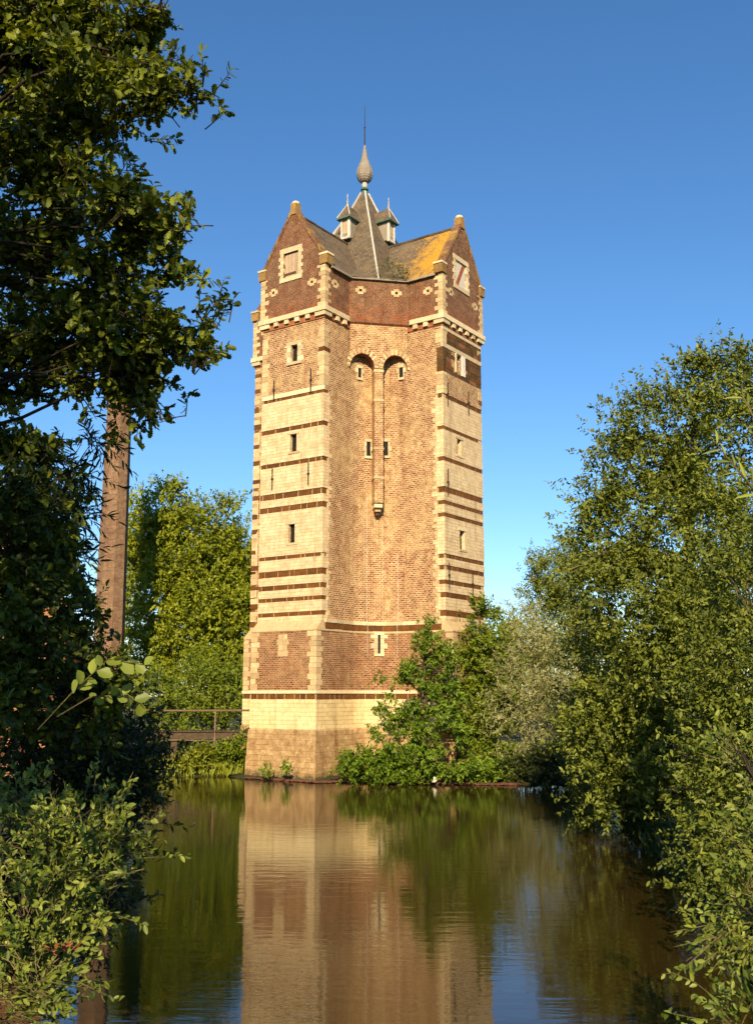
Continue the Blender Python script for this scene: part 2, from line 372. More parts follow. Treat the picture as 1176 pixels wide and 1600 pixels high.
def wing_path(k, o, u0=-1.0, u1=1.0, wrap0=0.0, wrap1=0.0, fo=None):
    """plan polyline over a wing's end face (optionally wrapping its corners), running so that 'out' points outwards"""
    fo = o if fo is None else fo; h = HW + o
    P = []
    if wrap0: P.append((A + fo - wrap0, -h))
    P += [(A + fo, -h if u0 <= -1 else u0), (A + fo, h if u1 >= 1 else u1)]
    if wrap1: P.append((A + fo - wrap1, h))
    out = []
    for x, y in P:
        for _ in range(k): x, y = -y, x
        out.append((x, y))
    return out
def re_path(k, o, x0=0.0, x1=0.0, fo=None):
    """concave corner between wing k and wing k+1"""
    fo = o if fo is None else fo
    P = [(A + fo - x0, HW + o)] + arc_pts(o, 8) + [(HW + o, A + fo - x1)]
    out = []
    for x, y in P:
        for _ in range(k): x, y = -y, x
        out.append((x, y))
    return out

# ironstone band above the plinth: all round what can be seen
for k in (0, 1):
    poly_blocks(wing_path(k, BO - .04, fo=BF - .04), 3.585, 3.83, 0.05, 0.035, 'ironstone', base_bed, 0.28, 0.6)
poly_blocks(re_path(0, BO - .04, fo=BF - .04), 3.585, 3.83, 0.05, 0.035, 'ironstone', base_bed, 0.3, 0.7)
poly_blocks(re_path(3, BO - .04, fo=BF - .04), 3.585, 3.83, 0.05, 0.035, 'ironstone', base_bed, 0.3, 0.7)
# string course in the concave corners: white stones over ironstones
for k in (0, 3):
    p = re_path(k, 0.0, 0.22, 0.22)
    poly_blocks(p, 7.06, 7.24, 0.05, 0.09, 'white_stone', weather, 0.6, 1.1, 'string_stone', 0.006, 0.0)
    poly_blocks(p, 6.79, 7.055, 0.05, 0.065, 'ironstone', weather, 0.45, 0.9, 'ironstone_block', 0.014, 0.006)

# ---- end faces: ashlar courses with recessed ironstone bands
def slab_with_holes(k, z0, z1, holes, mat, name, depth=0.42, front=0.0, half=None, side=0.008, uv=True, u0=None, u1=None):
    half = HW + side if half is None else half
    u0 = -half if u0 is None else u0; u1 = half if u1 is None else u1
    xs = A + front; m = MB()
    us = sorted({u0, u1, *[h[0] for h in holes], *[h[1] for h in holes]}); zs = sorted({z0, z1, *[h[2] for h in holes], *[h[3] for h in holes]})
    for i in range(len(us) - 1):
        for j in range(len(zs) - 1):
            cu, cz = (us[i] + us[i + 1]) / 2, (zs[j] + zs[j + 1]) / 2
            if any(h[0] < cu < h[1] and h[2] < cz < h[3] for h in holes): continue
            m.add([(xs, us[i], zs[j]), (xs, us[i + 1], zs[j]), (xs, us[i + 1], zs[j + 1]), (xs, us[i], zs[j + 1])], [(0, 1, 2, 3)])
    for a, b, c, d in holes:
        r = xs - 0.22
        m.add([(xs, a, c), (xs, b, c), (xs, b, d), (xs, a, d), (r, a, c), (r, b, c), (r, b, d), (r, a, d)],
              [(0, 4, 5, 1), (1, 5, 6, 2), (2, 6, 7, 3), (3, 7, 4, 0)])
    x2 = xs - depth
    m.add([(xs, u0, z0), (xs, u1, z0), (xs, u1, z1), (xs, u0, z1), (x2, u0, z0), (x2, u1, z0), (x2, u1, z1), (x2, u0, z1)],
          [(1, 5, 6, 2), (4, 0, 3, 7), (3, 2, 6, 7), (4, 5, 1, 0)])
    return m.rot(k).out(name, mat, tower, uv=uv)
def window(k, a, b, c, d, wall_x, frame=True, fill='dark_void', proud=0.02, jw=0.13, name='window', full=False):
    """dark opening with a stone surround; the surround is split into lintel, sill and jambs"""
    m = MB(); r = wall_x - 0.19; m.add([(r, a, c), (r, b, c), (r, b, d), (r, a, d)], [(0, 1, 2, 3)])
    w = m.rot(k).out(name, fill, tower, uv=False)
    if frame:
        x0, x1 = wall_x - 0.12, wall_x + proud
        MB().box(x0, x1 + .004, a - jw - .06, b + jw + .06, d, d + 0.17, .006).rot(k).out('lintel', 'white_stone', w)
        MB().box(x0, x1 + .03, a - jw - .04, b + jw + .04, c - 0.14, c, .006).rot(k).out('sill', 'white_stone', w)
        for s in (0, 1):
            zz = c
            i = 0
            while zz < d - 0.02:
                hgt = min(0.26, d - zz); e = jw + (0.12 if (i + s) % 2 else 0.0)
                y0, y1 = (a - e, a) if s == 0 else (b, b + e)
                MB().box(x0, x1, y0, y1, zz + .004, zz + hgt - .004, .004).rot(k).out('jamb_stone', 'white_stone', w)
                zz += hgt; i += 1
    return w

bandsL = [(7.40, 7.60), (8.10, 8.29), (8.66, 8.89), (9.28, 9.57), (10.11, 10.29), (12.42, 12.69), (13.06, 13.35), (14.64, 14.85), (16.35, 16.57), (17.95, 18.11)]
bandsR = [(7.42, 7.70), (8.29, 8.54), (8.92, 9.13), (9.61, 9.83), (10.16, 10.36), (12.14, 12.34), (12.74, 12.94), (13.33, 13.61), (14.88, 15.09), (16.43, 16.61), (18.02, 18.24)]
winL = [(-0.12, 0.27, 10.86, 11.76), (-0.10, 0.30, 15.28, 16.16)]
winR = [(-0.50, -0.02, 10.73, 11.66), (-0.62, -0.25, 15.40, 16.21)]      # u is measured in the wing's own frame
for k, bands, wins in ((0, bandsL, winL), (1, bandsR, winR), (2, bandsR, []), (3, bandsL, [])):
    zs = 7.15
    MB().box(A - .68, A - .42, -HW + .001, HW - .001, 7.15, 22.0).rot(k).out('brick_infill', 'brick_shaft', tower)
    for z0, z1 in bands:
        hs = [h for h in wins if zs < h[2] and h[3] < z0]
        slab_with_holes(k, zs, z0, hs, 'ashlar', 'ashlar_course', front=rnd.uniform(-0.006, 0.006))
        for h in hs:
            w = window(k, *h, A, frame=False)
            MB().box(A - .1, A + .025, h[0] - .18, h[1] + .18, h[3], h[3] + .12, .004).rot(k).out('lintel', 'white_stone', w)
            MB().box(A - .1, A + .03, h[0] - .1, h[1] + .2, h[2] - .10, h[2], .004).rot(k).out('sill', 'quoin_stone', w)
        # band bed and its blocks
        bed = MB().box(A - .42, A - .034, -HW + .034, HW - .034, z0, z1).rot(k).out('band_bed', 'mortar_bed', tower)
        wr = rnd.uniform(.28, .36)
        if k < 2: poly_blocks(wing_path(k, -0.02, wrap0=wr, wrap1=wr), z0 - .006, z1 + .01, .05, 0.006, 'ironstone', bed, 0.24, 0.95, jz=0.02)
        else: poly_blocks(wing_path(k, -0.02, wrap0=wr, wrap1=wr), z0, z1, .05, 0.008, 'ironstone', bed, 1.2, 2.0)
        zs = z1
# irregular stones where the ashlar bonds into the brick sides
def side_bond(k, s, z0, z1, parent):
    z = z0; i = 0
    while z < z1 - .05:
        h = rnd.uniform(.13, .26); L = rnd.uniform(.55, .72) if i % 2 else rnd.uniform(.46, .54)
        y0, y1 = sorted((s * (HW - .1), s * (HW + .012 + rnd.uniform(0, .006))))
        MB().box(A - L, A - .41, y0, y1, z + .005, min(z + h, z1) - .005, .004).rot(k).out('bond_stone', 'quoin_stone' if rnd.random() < .8 else 'ashlar', parent)
        z += h; i += 1
side_bond(0, 1, 7.2, 18.1, shaft); side_bond(1, -1, 7.2, 18.1, shaft)
def strip_bond(k, s, z0, z1, parent):      # wing corner seen behind: alternating brown and pale stones
    z = z0; i = 0
    while z < z1 - .05:
        h = rnd.uniform(.2, .3); L = rnd.uniform(.25, .6)
        y0, y1 = sorted((s * (HW - .1), s * (HW + .014)))
        MB().box(A - L, A + .012, y0, y1, z + .006, min(z + h, z1) - .006, .005).rot(k).out('corner_stone', 'ironstone' if i % 3 == 0 else 'quoin_stone', parent)
        z += h * (1 if i % 2 else 1.6); i += 1
strip_bond(3, 1, 7.3, 21.6, shaft)

# ---- brick zone under the cornice
def corner_quoins(k, s, z0, z1, o, parent, h=0.2, la=0.46, lb=0.26, mat='quoin_stone', wmul=1.0, name='quoin', fo=None, brown=.9):
    z = z0; i = 0
    while z < z1 - .03:
        hh = min(h * rnd.uniform(.85, 1.15), z1 - z)
        dx, dy = (la, lb) if i % 2 else (lb, la)
        dx *= rnd.uniform(.85, 1.15); dy *= rnd.uniform(.85, 1.15) * wmul
        xx = A + (o if fo is None else fo) + .018; yy = HW + o + .018
        y0, y1 = sorted((s * (yy - dy), s * yy))
        MB().box(xx - dx, xx, y0, y1, z + .005, z + hh - .005, .005).rot(k).out(name, mat if rnd.random() < brown else 'ironstone', parent)
        z += hh; i += 1
Z_C = 21.72
wl0 = slab_with_holes(0, 18.11, 22.0, [(-.12, .30, 19.80, 20.66)], 'brick_shaft', 'brick_panel', side=0.0)
window(0, -.12, .30, 19.80, 20.66, A, jw=0.24, proud=.03)
MB().box(A - .1, A + .012, -HW - .01, HW + .01, 18.11, 18.33).out('white_course', 'white_stone', wl0)
corner_quoins(0, 1, 18.34, 21.3, 0.0, wl0, .24, .42, .34); corner_quoins(0, -1, 18.34, 21.3, 0.0, wl0, .24, .42, .34)
wl1 = slab_with_holes(1, 18.24, 22.0, [(-.62, -.12, 19.72, 20.56)], 'brick_shaft', 'brick_panel', side=0.0)
w = window(1, -.62, -.12, 19.72, 20.56, A, frame=False)
MB().box(A - .1, A + .05, -.74, -.62, 19.6, 20.6).rot(1).out('jamb_stone', 'white_stone', w)
MB().box(A - .1, A + .05, -.12, .22, 19.55, 20.6).rot(1).out('jamb_stone', 'white_paint', w)
corner_quoins(1, -1, 18.24, 19.35, 0.0, wl1, .24, .42, .36); corner_quoins(1, 1, 18.24, 19.35, 0.0, wl1, .24, .42, .36)
corner_quoins(1, -1, 20.83, 21.6, 0.0, wl1, .24, .42, .36); corner_quoins(1, 1, 20.83, 21.6, 0.0, wl1, .24, .42, .36)
MB().box(A - .1, A + .035, -HW - .03, HW + .03, 20.60, 20.82).rot(1).out('white_course', 'white_stone', wl1)
MB().box(A - .1, A + .035, -HW - .03, HW + .03, 21.50, 21.66).rot(1).out('white_course', 'white_stone', wl1)
for z in np.arange(19.36, 20.58, 0.205):
    poly_blocks(wing_path(1, 0.0, wrap0=.34), z, min(z + .2, 20.59), .05, .016, 'dark_ironstone', wl1, .35, .8, 'ironstone_block', .010, .006, skip=[(.34 + HW - .82, .34 + HW + .28)] if z > 19.5 else ())
for z in (20.83, 21.05, 21.27):
    poly_blocks(wing_path(1, 0.0, -HW + .42, HW - .42), z, z + .215, .05, .014, 'dark_ironstone', wl1, .4, .9, 'ironstone_block', .010, .006)
for k, z in ((2, 18.24), (3, 18.11)): slab_with_holes(k, z, 22.0, [], 'brick_shaft', 'brick_panel', side=0.0)
# orange brick under the moulding
for k in range(4):
    MB().box(A - .1, A + .05, -HW - .04, HW + .04, 21.68, 22.0).rot(k).out('corbel_brickwork', 'brick_orange', tower)
    for s in (-1, 1):
        y0, y1 = sorted((s * (HW - .1), s * (HW + .045)))
        MB().box(4.0, A - .11, y0, y1, 21.72, 22.0).rot(k).out('corbel_brickwork', 'brick_orange', tower)

# cornice moulding, corner stones and corbels
UO = 0.10
for k in range(4):
    c = MB(); e = .20
    c.box(A - .15, A + e, -HW - e, HW + e, 22.02, 22.26); co = c.rot(k).out('cornice', 'white_stone', tower)
    for s in (-1, 1):
        y0, y1 = sorted((s * (HW - .1), s * (HW + e)))
        MB().box(4.25, A - .155, y0, y1, 22.02, 22.26).rot(k).out('moulding', 'white_stone', co)
        MB().box(A - .42, A + .15, *sorted((s * (HW + .15), s * (HW - .48))), 21.80, 22.015, .008).rot(k).out('corner_corbel', 'white_stone', co)
        for x in (5.15, 4.55):
            MB().box(x - .12, x + .12, *sorted((s * HW, s * (HW + .16))), 21.78, 22.015, .008).rot(k).out('corbel', 'white_stone', co)
    for u in (-1.0, -.34, .32, .98):
        MB().box(A - .05, A + .16, u - .13, u + .13, 21.80, 22.015, .008).rot(k).out('corbel', 'white_stone', co)

# ---- upper storey
Z_E = 24.32
gz0, gsh, gap_ = 22.24, 24.70, 27.85
GH = HW + UO
gwin = {0: (-.60, .34, 24.22, 25.52), 1: (-.72, .36, 24.20, 25.55)}
for k in range(4):
    xs = A + UO
    h = gwin.get(k); m = MB()
    zs = sorted({gz0, gsh, 25.9, *([h[2], h[3]] if h else [])})
    def half(z): return GH if z <= gsh else GH * (gap_ - z) / (gap_ - gsh)
    for j in range(len(zs) - 1):
        za, zb = zs[j], zs[j + 1]; ha, hb = half(za), half(zb)
        if h and h[2] <= za and zb <= h[3] + 1e-6:
            m.add([(xs, -ha, za), (xs, h[0], za), (xs, h[0], zb), (xs, -hb, zb)], [(0, 1, 2, 3)])
            m.add([(xs, h[1], za), (xs, ha, za), (xs, hb, zb), (xs, h[1], zb)], [(0, 1, 2, 3)])
        elif h:
            ma, mb = [x for x in (h[0], h[1])], [x for x in (h[0], h[1])]
            m.add([(xs, -ha, za), (xs, ha, za), (xs, hb, zb), (xs, -hb, zb)], [(0, 1, 2, 3)])
        else: m.add([(xs, -ha, za), (xs, ha, za), (xs, hb, zb), (xs, -hb, zb)], [(0, 1, 2, 3)])
    m.add([(xs, -half(25.9), 25.9), (xs, half(25.9), 25.9), (xs, 0, gap_)], [(0, 1, 2)])
    # back and edges of the gable wall
    xb = xs - .38
    m.add([(xb, -GH, gz0), (xb, GH, gz0), (xb, GH, gsh), (xb, 0, gap_), (xb, -GH, gsh)], [(4, 3, 2, 1, 0)])
    m.add([(xs, GH, gz0), (xb, GH, gz0), (xb, GH, gsh), (xs, GH, gsh)], [(0, 1, 2, 3)]); m.add([(xs, -GH, gz0), (xb, -GH, gz0), (xb, -GH, gsh), (xs, -GH, gsh)], [(3, 2, 1, 0)])
    if h:
        a, b, c_, d = h; r = xs - .22
        m.add([(xs, a, c_), (xs, b, c_), (xs, b, d), (xs, a, d), (r, a, c_), (r, b, c_), (r, b, d), (r, a, d)], [(0, 4, 5, 1), (1, 5, 6, 2), (2, 6, 7, 3), (3, 7, 4, 0)])
    g = m.rot(k).out('gable_wall', 'brick_upper', tower)
    # verge courses of tilted brick
    for s in (-1, 1):
        n = 13
        for i in range(n):
            t0, t1 = i / n + .004, (i + 1) / n - .004
            P = []
            for t_ in (t0, t1):
                y = s * (GH + .03) * (1 - t_); z = gsh + (gap_ - gsh) * t_ + .02
                P.append((y, z))
            (ya, za), (yb, zb) = P; th = .11 + rnd.uniform(-.015, .02); ov = .045 + rnd.uniform(-.01, .01)
            V = [(xb - .02, ya, za), (xs + ov, ya, za), (xs + ov, yb, zb), (xb - .02, yb, zb)]
            V += [(x, y, z + th) for x, y, z in V]; V2 = [(x, y, z - .16) if q < 4 else (x, y, z) for q, (x, y, z) in enumerate(V)]
            MB().add(V2, [(3, 2, 1, 0), (4, 5, 6, 7), (0, 1, 5, 4), (1, 2, 6, 5), (2, 3, 7, 6), (3, 0, 4, 7)]).rot(k).out('verge_block', 'lichen_stone' if rnd.random() < .3 else 'brick_upper', g)
        # kneeler
        kn = MB(); y0, y1 = sorted((s * (GH - .30), s * (GH + .16)))
        kn.box(xb - .03, xs + .08, y0, y1, 24.40, 24.86, .01); kk = kn.rot(k).out('kneeler', 'lichen_stone', tower)
        MB().box(xb - .06, xs + .10, *sorted((s * (GH - .32), s * (GH + .20))), 24.865, 24.96, .008).rot(k).out('cap_stone', 'white_stone', kk)
        corner_quoins(k, s, 22.27, 24.38, UO, g, .20, .46, .28, 'quoin_stone', brown=2)
    fb = MB().box(xs - .36, xs + .06, -.17, .17, gap_ - .35, gap_ + .22, .01).rot(k).out('apex_block', 'lichen_stone', tower)
    MB().lathe([(.19, gap_ + .22), (.21, gap_ + .27), (.17, gap_ + .36), (.06, gap_ + .42)], 8, (xs - .15, 0)).rot(k).out('cap_stone', 'white_stone', fb, uv=False)
    # upper side walls
    for s in (-1, 1):
        y = s * GH
        V = [(4.1, y, 22.0), (xb, y, 22.0), (xb, y, Z_E + .02), (4.1, y, Z_E + .02)]
        MB().add(V, [(0, 1, 2, 3) if s < 0 else (3, 2, 1, 0)]).rot(k).out('upper_side_wall', 'brick_upper', tower)
    if h:
        a, b, c_, d = h
        if k == 0:
            sh = MB().box(xs - .16, xs - .10, a + .02, b - .02, c_ + .02, d - .02).rot(k).out('shutter', 'wood_shutter', tower)
            for i in range(4):
                u = a + .06 + i * (b - a - .1) / 4
                MB().box(xs - .10, xs - .085 + .004 * (i % 2), u, u + (b - a - .16) / 4, c_ + .05, d - .05).rot(k).out('shutter_board', 'wood_shutter', sh)
            MB().box(xs - .10, xs - .05, a, b - .2, c_ + .16, c_ + .26).rot(k).out('shutter_bar', 'wood_door', sh)
        else:
            sh = MB().box(xs - .10, xs - .05, a + .01, b - .01, c_ + .01, d - .01).rot(k).out('shutter', 'white_paint', tower)
            V = [(xs - .046, a + .03, c_ + .12), (xs - .046, a + .26, c_ + .03), (xs - .046, b - .03, d - .30), (xs - .046, b - .03, d - .04), (xs - .046, b - .20, d - .04)]
            V = [(xs - .046, a + .04, c_ + .04), (xs - .046, a + .32, c_ + .04), (xs - .046, b - .04, d - .04), (xs - .046, b - .32, d - .04)]
            MB().add(V, [(0, 1, 2, 3)]).rot(k).out('red_stripe', 'red_paint', sh, uv=False)
        x0, x1 = xs - .12, xs + .025
        MB().box(x0, x1, a - .24, b + .24, d, d + .26, .006).rot(k).out('lintel', 'white_stone', sh)
        MB().box(x0, x1 + .02, a - .22, b + .24, c_ - .22, c_, .006).rot(k).out('sill', 'white_stone', sh)
        for s in (0, 1):
            zz = c_; i = 0
            while zz < d - .03:
                e = .20 + (.10 if (i + s) % 2 else 0); hg = min(.19, d - zz)
                MB().box(x0, x1, *((a - e, a) if s == 0 else (b, b + e)), zz + .004, zz + hg - .004, .004).rot(k).out('jamb_stone', 'white_stone', sh)
                zz += hg; i += 1
# putlog stones: a small cross of pale stone round a dark square coloured as a hole
def putlog(make, parent):
    """make(u0,u1,z0,z1,proud) lays one stone"""
    s = .07
    o = make(-s, s, -s, s, .006, 'dark_void', 'putlog_hole', parent)
    for (a, b, c_, d) in ((-.27, -s, -.10, .10), (s, .27, -.10, .10), (-.14, .14, .102, .20), (-.14, .14, -.20, -.102), (-s, s, s, .10), (-s, s, -.10, -s)):
        make(a, b, c_, d, .02, 'quoin_stone', 'putlog_stone', o)
def on_front(k, u, z):
    def f(a, b, c_, d, pr, mat, name, par): return MB().box(A + UO - .06, A + UO + pr, u + a, u + b, z + c_, z + d).rot(k).out(name, mat, par, uv=False)
    return f
def on_side(k, s, x, z):
    def f(a, b, c_, d, pr, mat, name, par): return MB().box(x + a, x + b, *sorted((s * (GH - .06), s * (GH + pr))), z + c_, z + d).rot(k).out(name, mat, par, uv=False)
    return f
for k, u in ((0, -1.22), (0, 1.22), (1, 1.22), (1, -1.22)): putlog(on_front(k, u, 23.62), tower)
putlog(on_side(0, 1, 5.35, 23.6), tower); putlog(on_side(1, -1, 5.3, 23.6), tower); putlog(on_side(3, 1, 5.3, 23.6), tower)

# ---- diagonal wall over two arches and the pillar
DC = 4.06 + UO; DH = (DC - GH) / math.sqrt(2)          # half width
DM = (DC + GH) / 2
S2 = math.sqrt(.5)
def diag(u, d, z):
    """u along the diagonal wall, d outwards from it"""
    x0 = DM + d * S2; return (x0 - u * S2, x0 + u * S2, z)
ZS = 19.72; PW = .22; ZD0 = 22.05
for k in range(4):
    m = MB()
    # above: full panel
    D1 = (DC - GH) / 2 * math.sqrt(2)
    m.add([diag(-D1, 0, ZD0), diag(D1, 0, ZD0), diag(D1, 0, Z_E + .02), diag(-D1, 0, Z_E + .02)], [(0, 1, 2, 3)])
    m.add([diag(-D1, 0, ZD0), diag(D1, 0, ZD0), diag(D1 - .05, -.1, ZD0 - .08), diag(-D1 + .05, -.1, ZD0 - .08)], [(3, 2, 1, 0)])
    up = m.rot(k).out('upper_corner_wall', 'brick_upper', tower)
    if k not in (0, 3, 1): continue
    # arch panel
    m = MB(); so = MB(); dd = -.10; D2 = D1 - .06
    ra = (D2 - PW) / 2; nseg = 14; cu = (D2 + PW) / 2
    for s in (-1, 1):
        prev = None
        for i in range(nseg + 1):
            th = math.pi * i / nseg; u = s * cu - ra * math.cos(th); zb = ZS + .02 + ra * 1.18 * math.sin(th)
            if prev:
                u0, z0 = prev
                m.add([diag(u0, dd, z0), diag(u, dd, zb), diag(u, dd, ZD0 - .05), diag(u0, dd, ZD0 - .05)], [(0, 1, 2, 3)])
                so.add([diag(u0, dd, z0), diag(u, dd, zb), diag(u, dd - 1.1, zb), diag(u0, dd - 1.1, z0)], [(3, 2, 1, 0)])
            prev = (u, zb)
    m.add([diag(-PW, dd, ZS), diag(PW, dd, ZS), diag(PW, dd, ZD0 - .05), diag(-PW, dd, ZD0 - .05)], [(0, 1, 2, 3)])
    aw = m.rot(k).out('arch_wall', 'brick_shaft', tower)
    so.rot(k).out('arch_soffit', 'brick_upper', aw)
    # voussoirs, each a stone of its own
    for s in (-1, 1):
        nv = 22
        for i in range(nv):
            t0, t1 = math.pi * (i + .06) / nv, math.pi * (i + .94) / nv; P = []
            for th in (t0, t1):
                for rr in (0.0, .24):
                    P.append((s * cu - (ra + rr) * math.cos(th), ZS + .02 + (ra + rr) * 1.18 * math.sin(th)))
            V = [diag(P[q][0], dd + .02, P[q][1]) for q in (0, 2, 3, 1)] + [diag(P[q][0], dd - .2, P[q][1]) for q in (0, 2, 3, 1)]
            MB().add(V, [(0, 1, 2, 3), (1, 0, 4, 5), (2, 1, 5, 6), (3, 2, 6, 7), (0, 3, 7, 4)]).rot(k).out('voussoir', 'quoin_stone' if i % 2 else 'brick_shaft', aw, uv=True)
    # pillar
    def pbox(mm, u0, u1, d0, d1, z0, z1):
        V = [diag(u, d, z) for z in (z0, z1) for u, d in ((u0, d0), (u1, d0), (u1, d1), (u0, d1))]
        return mm.add(V, [(3, 2, 1, 0), (4, 5, 6, 7), (0, 1, 5, 4), (1, 2, 6, 5), (2, 3, 7, 6), (3, 0, 4, 7)])
    pl = pbox(MB(), -PW, PW, -1.1, dd - .02, 12.95, ZS + .05).rot(k).out('pillar', 'brick_shaft', tower)
    for z in (19.55, 18.05, 15.6, 14.15):
        pbox(MB(), -PW - .03, PW + .03, -1.05, dd + .005, z, z + .11).rot(k).out('pillar_stone', 'quoin_stone', pl)
    for i, (z, e, d1) in enumerate(((12.74, -.02, -.20), (12.56, -.08, -.36), (12.40, -.13, -.48))):
        pbox(MB(), -PW - e, PW + e, -1.05, d1, z, z + .17).rot(k).out('corbel_stone', ('white_stone', 'quoin_stone', 'ironstone')[i], pl)

# putlogs on the diagonal wall
def on_diag(u, z):
    def f(a, b, c_, d, pr, mat, name, par):
        V = [diag(u + uu, dp, z + zz) for zz in (c_, d) for uu, dp in ((a, -.05), (b, -.05), (b, pr), (a, pr))]
        return MB().add(V, [(3, 2, 1, 0), (4, 5, 6, 7), (0, 1, 5, 4), (1, 2, 6, 5), (2, 3, 7, 6), (3, 0, 4, 7)]).out(name, mat, par, uv=False)
    return f
putlog(on_diag(-.95, 23.72), tower); putlog(on_diag(.88, 23.70), tower)

# small openings in the concave wall: stones stand proud round a dark panel coloured as a recess
def arc_window(ang, z0, z1, hw, jw, lint=.14, o=0.0, sill=True, alt=.08, dark=True):
    th = math.pi / 4 + R(ang); r = AC - HW - o
    c = Vector((AC - r * math.sin(th), AC - r * math.cos(th), 0)); n = Vector((math.sin(th), math.cos(th), 0)); tg = Vector((-n.y, n.x, 0))
    def b(a, bb, zz0, zz1, d0, d1, mat, name, par):
        V = [c + tg * u + n * d + Vector((0, 0, z)) for z in (zz0, zz1) for u, d in ((a, d0), (bb, d0), (bb, d1), (a, d1))]
        return MB().add(V, [(0, 1, 2, 3), (7, 6, 5, 4), (4, 5, 1, 0), (5, 6, 2, 1), (6, 7, 3, 2), (7, 4, 0, 3)]).out(name, mat, par, uv=False)
    w = b(-hw, hw, z0, z1, -.1, .012, 'dark_void', 'window', tower)
    b(-hw - jw, hw + jw, z1, z1 + lint, -.1, .075, 'white_stone', 'lintel', w)
    if sill: b(-hw - jw, hw + jw, z0 - .12, z0, -.1, .085, 'white_stone', 'sill', w)
    zz = z0; i = 0
    while zz < z1 - .03:
        hg = min(.24, z1 - zz)
        for s in (-1, 1):
            e = jw + (alt if i % 2 else 0); a, bb = sorted((s * hw, s * (hw + e)))
            b(a, bb, zz + .004, zz + hg - .004, -.1, .07, 'white_stone', 'jamb_stone', w)
        zz += hg; i += 1
arc_window(14, 15.45, 16.18, .11, .10); arc_window(-12, 15.4, 16.13, .11, .10)
arc_window(4, 5.72, 6.62, .06, .18, .12, o=.01, alt=.16)
arc_window(4, 2.95, 3.42, .05, .12, .10, o=.03)
arc_window(38, 19.42, 19.95, .11, .05); arc_window(-27, 19.35, 19.85, .11, .06)
# pale conductor cables down the concave wall
for ang in (31, -14):
    th = math.pi / 4 + R(ang); r = AC - HW - .02; c = (AC - r * math.sin(th), AC - r * math.cos(th)); r2 = AC - HW - .13; c2 = (AC - r2 * math.sin(th), AC - r2 * math.cos(th))
    MB().tube([(*c, 13.5 if ang < 0 else 10.5), (*c, 7.4), (*c2, 7.2), (*c2, 5.5)], [.009] * 4, 5).out('conductor_cable', 'white_paint', tower, uv=False)

# iron wall anchors
def anchor(k, u, z0, z1):
    o = MB().tube([(A + .05, u, z0), (A + .05, u, z1)], [.03, .03], 6).rot(k).out('iron_anchor', 'iron', tower, uv=False)
    MB().box(A - .05, A + .09, u - .05, u + .05, (z0 + z1) / 2 - .04, (z0 + z1) / 2 + .04).rot(k).out('anchor_loop', 'iron', o, uv=False)
for k, u, z0, z1 in ((0, -1.14, 13.55, 14.62), (0, 1.08, 13.55, 14.62), (0, -1.14, 18.05, 19.05), (0, 1.16, 18.1, 19.25),
                     (1, -1.63, 13.2, 14.5), (1, -1.63, 8.75, 9.95), (1, .62, 8.5, 9.75), (1, -1.55, 17.7, 18.85), (1, .5, 17.7, 18.9), (0, 1.35, 22.3, 24.1), (0, -1.42, 22.3, 23.5)):
    anchor(k, u, z0, z1)
# base corners
for k, s in ((0, 1), (0, -1), (1, -1), (1, 1), (3, 1)): corner_quoins(k, s, 4.0, 6.66, BO - .02, base_brick, .24, .48, .36, fo=BF - .02, brown=2)
# blocked slit with stone surround in the left base
MB().box(A + .3, A + .41, -.32, .30, 5.52, 5.80).out('slit_stone', 'quoin_stone', base_brick)
for i, z in enumerate((5.805, 6.05, 6.295)):
    e = .10 if i == 1 else 0
    MB().box(A + .3, A + .408, -.27 - e, -.012, z, z + .24).out('slit_stone', 'quoin_stone', base_brick)
    MB().box(A + .3, A + .408, .012, .24 + e, z, z + .24).out('slit_stone', 'quoin_stone', base_brick)

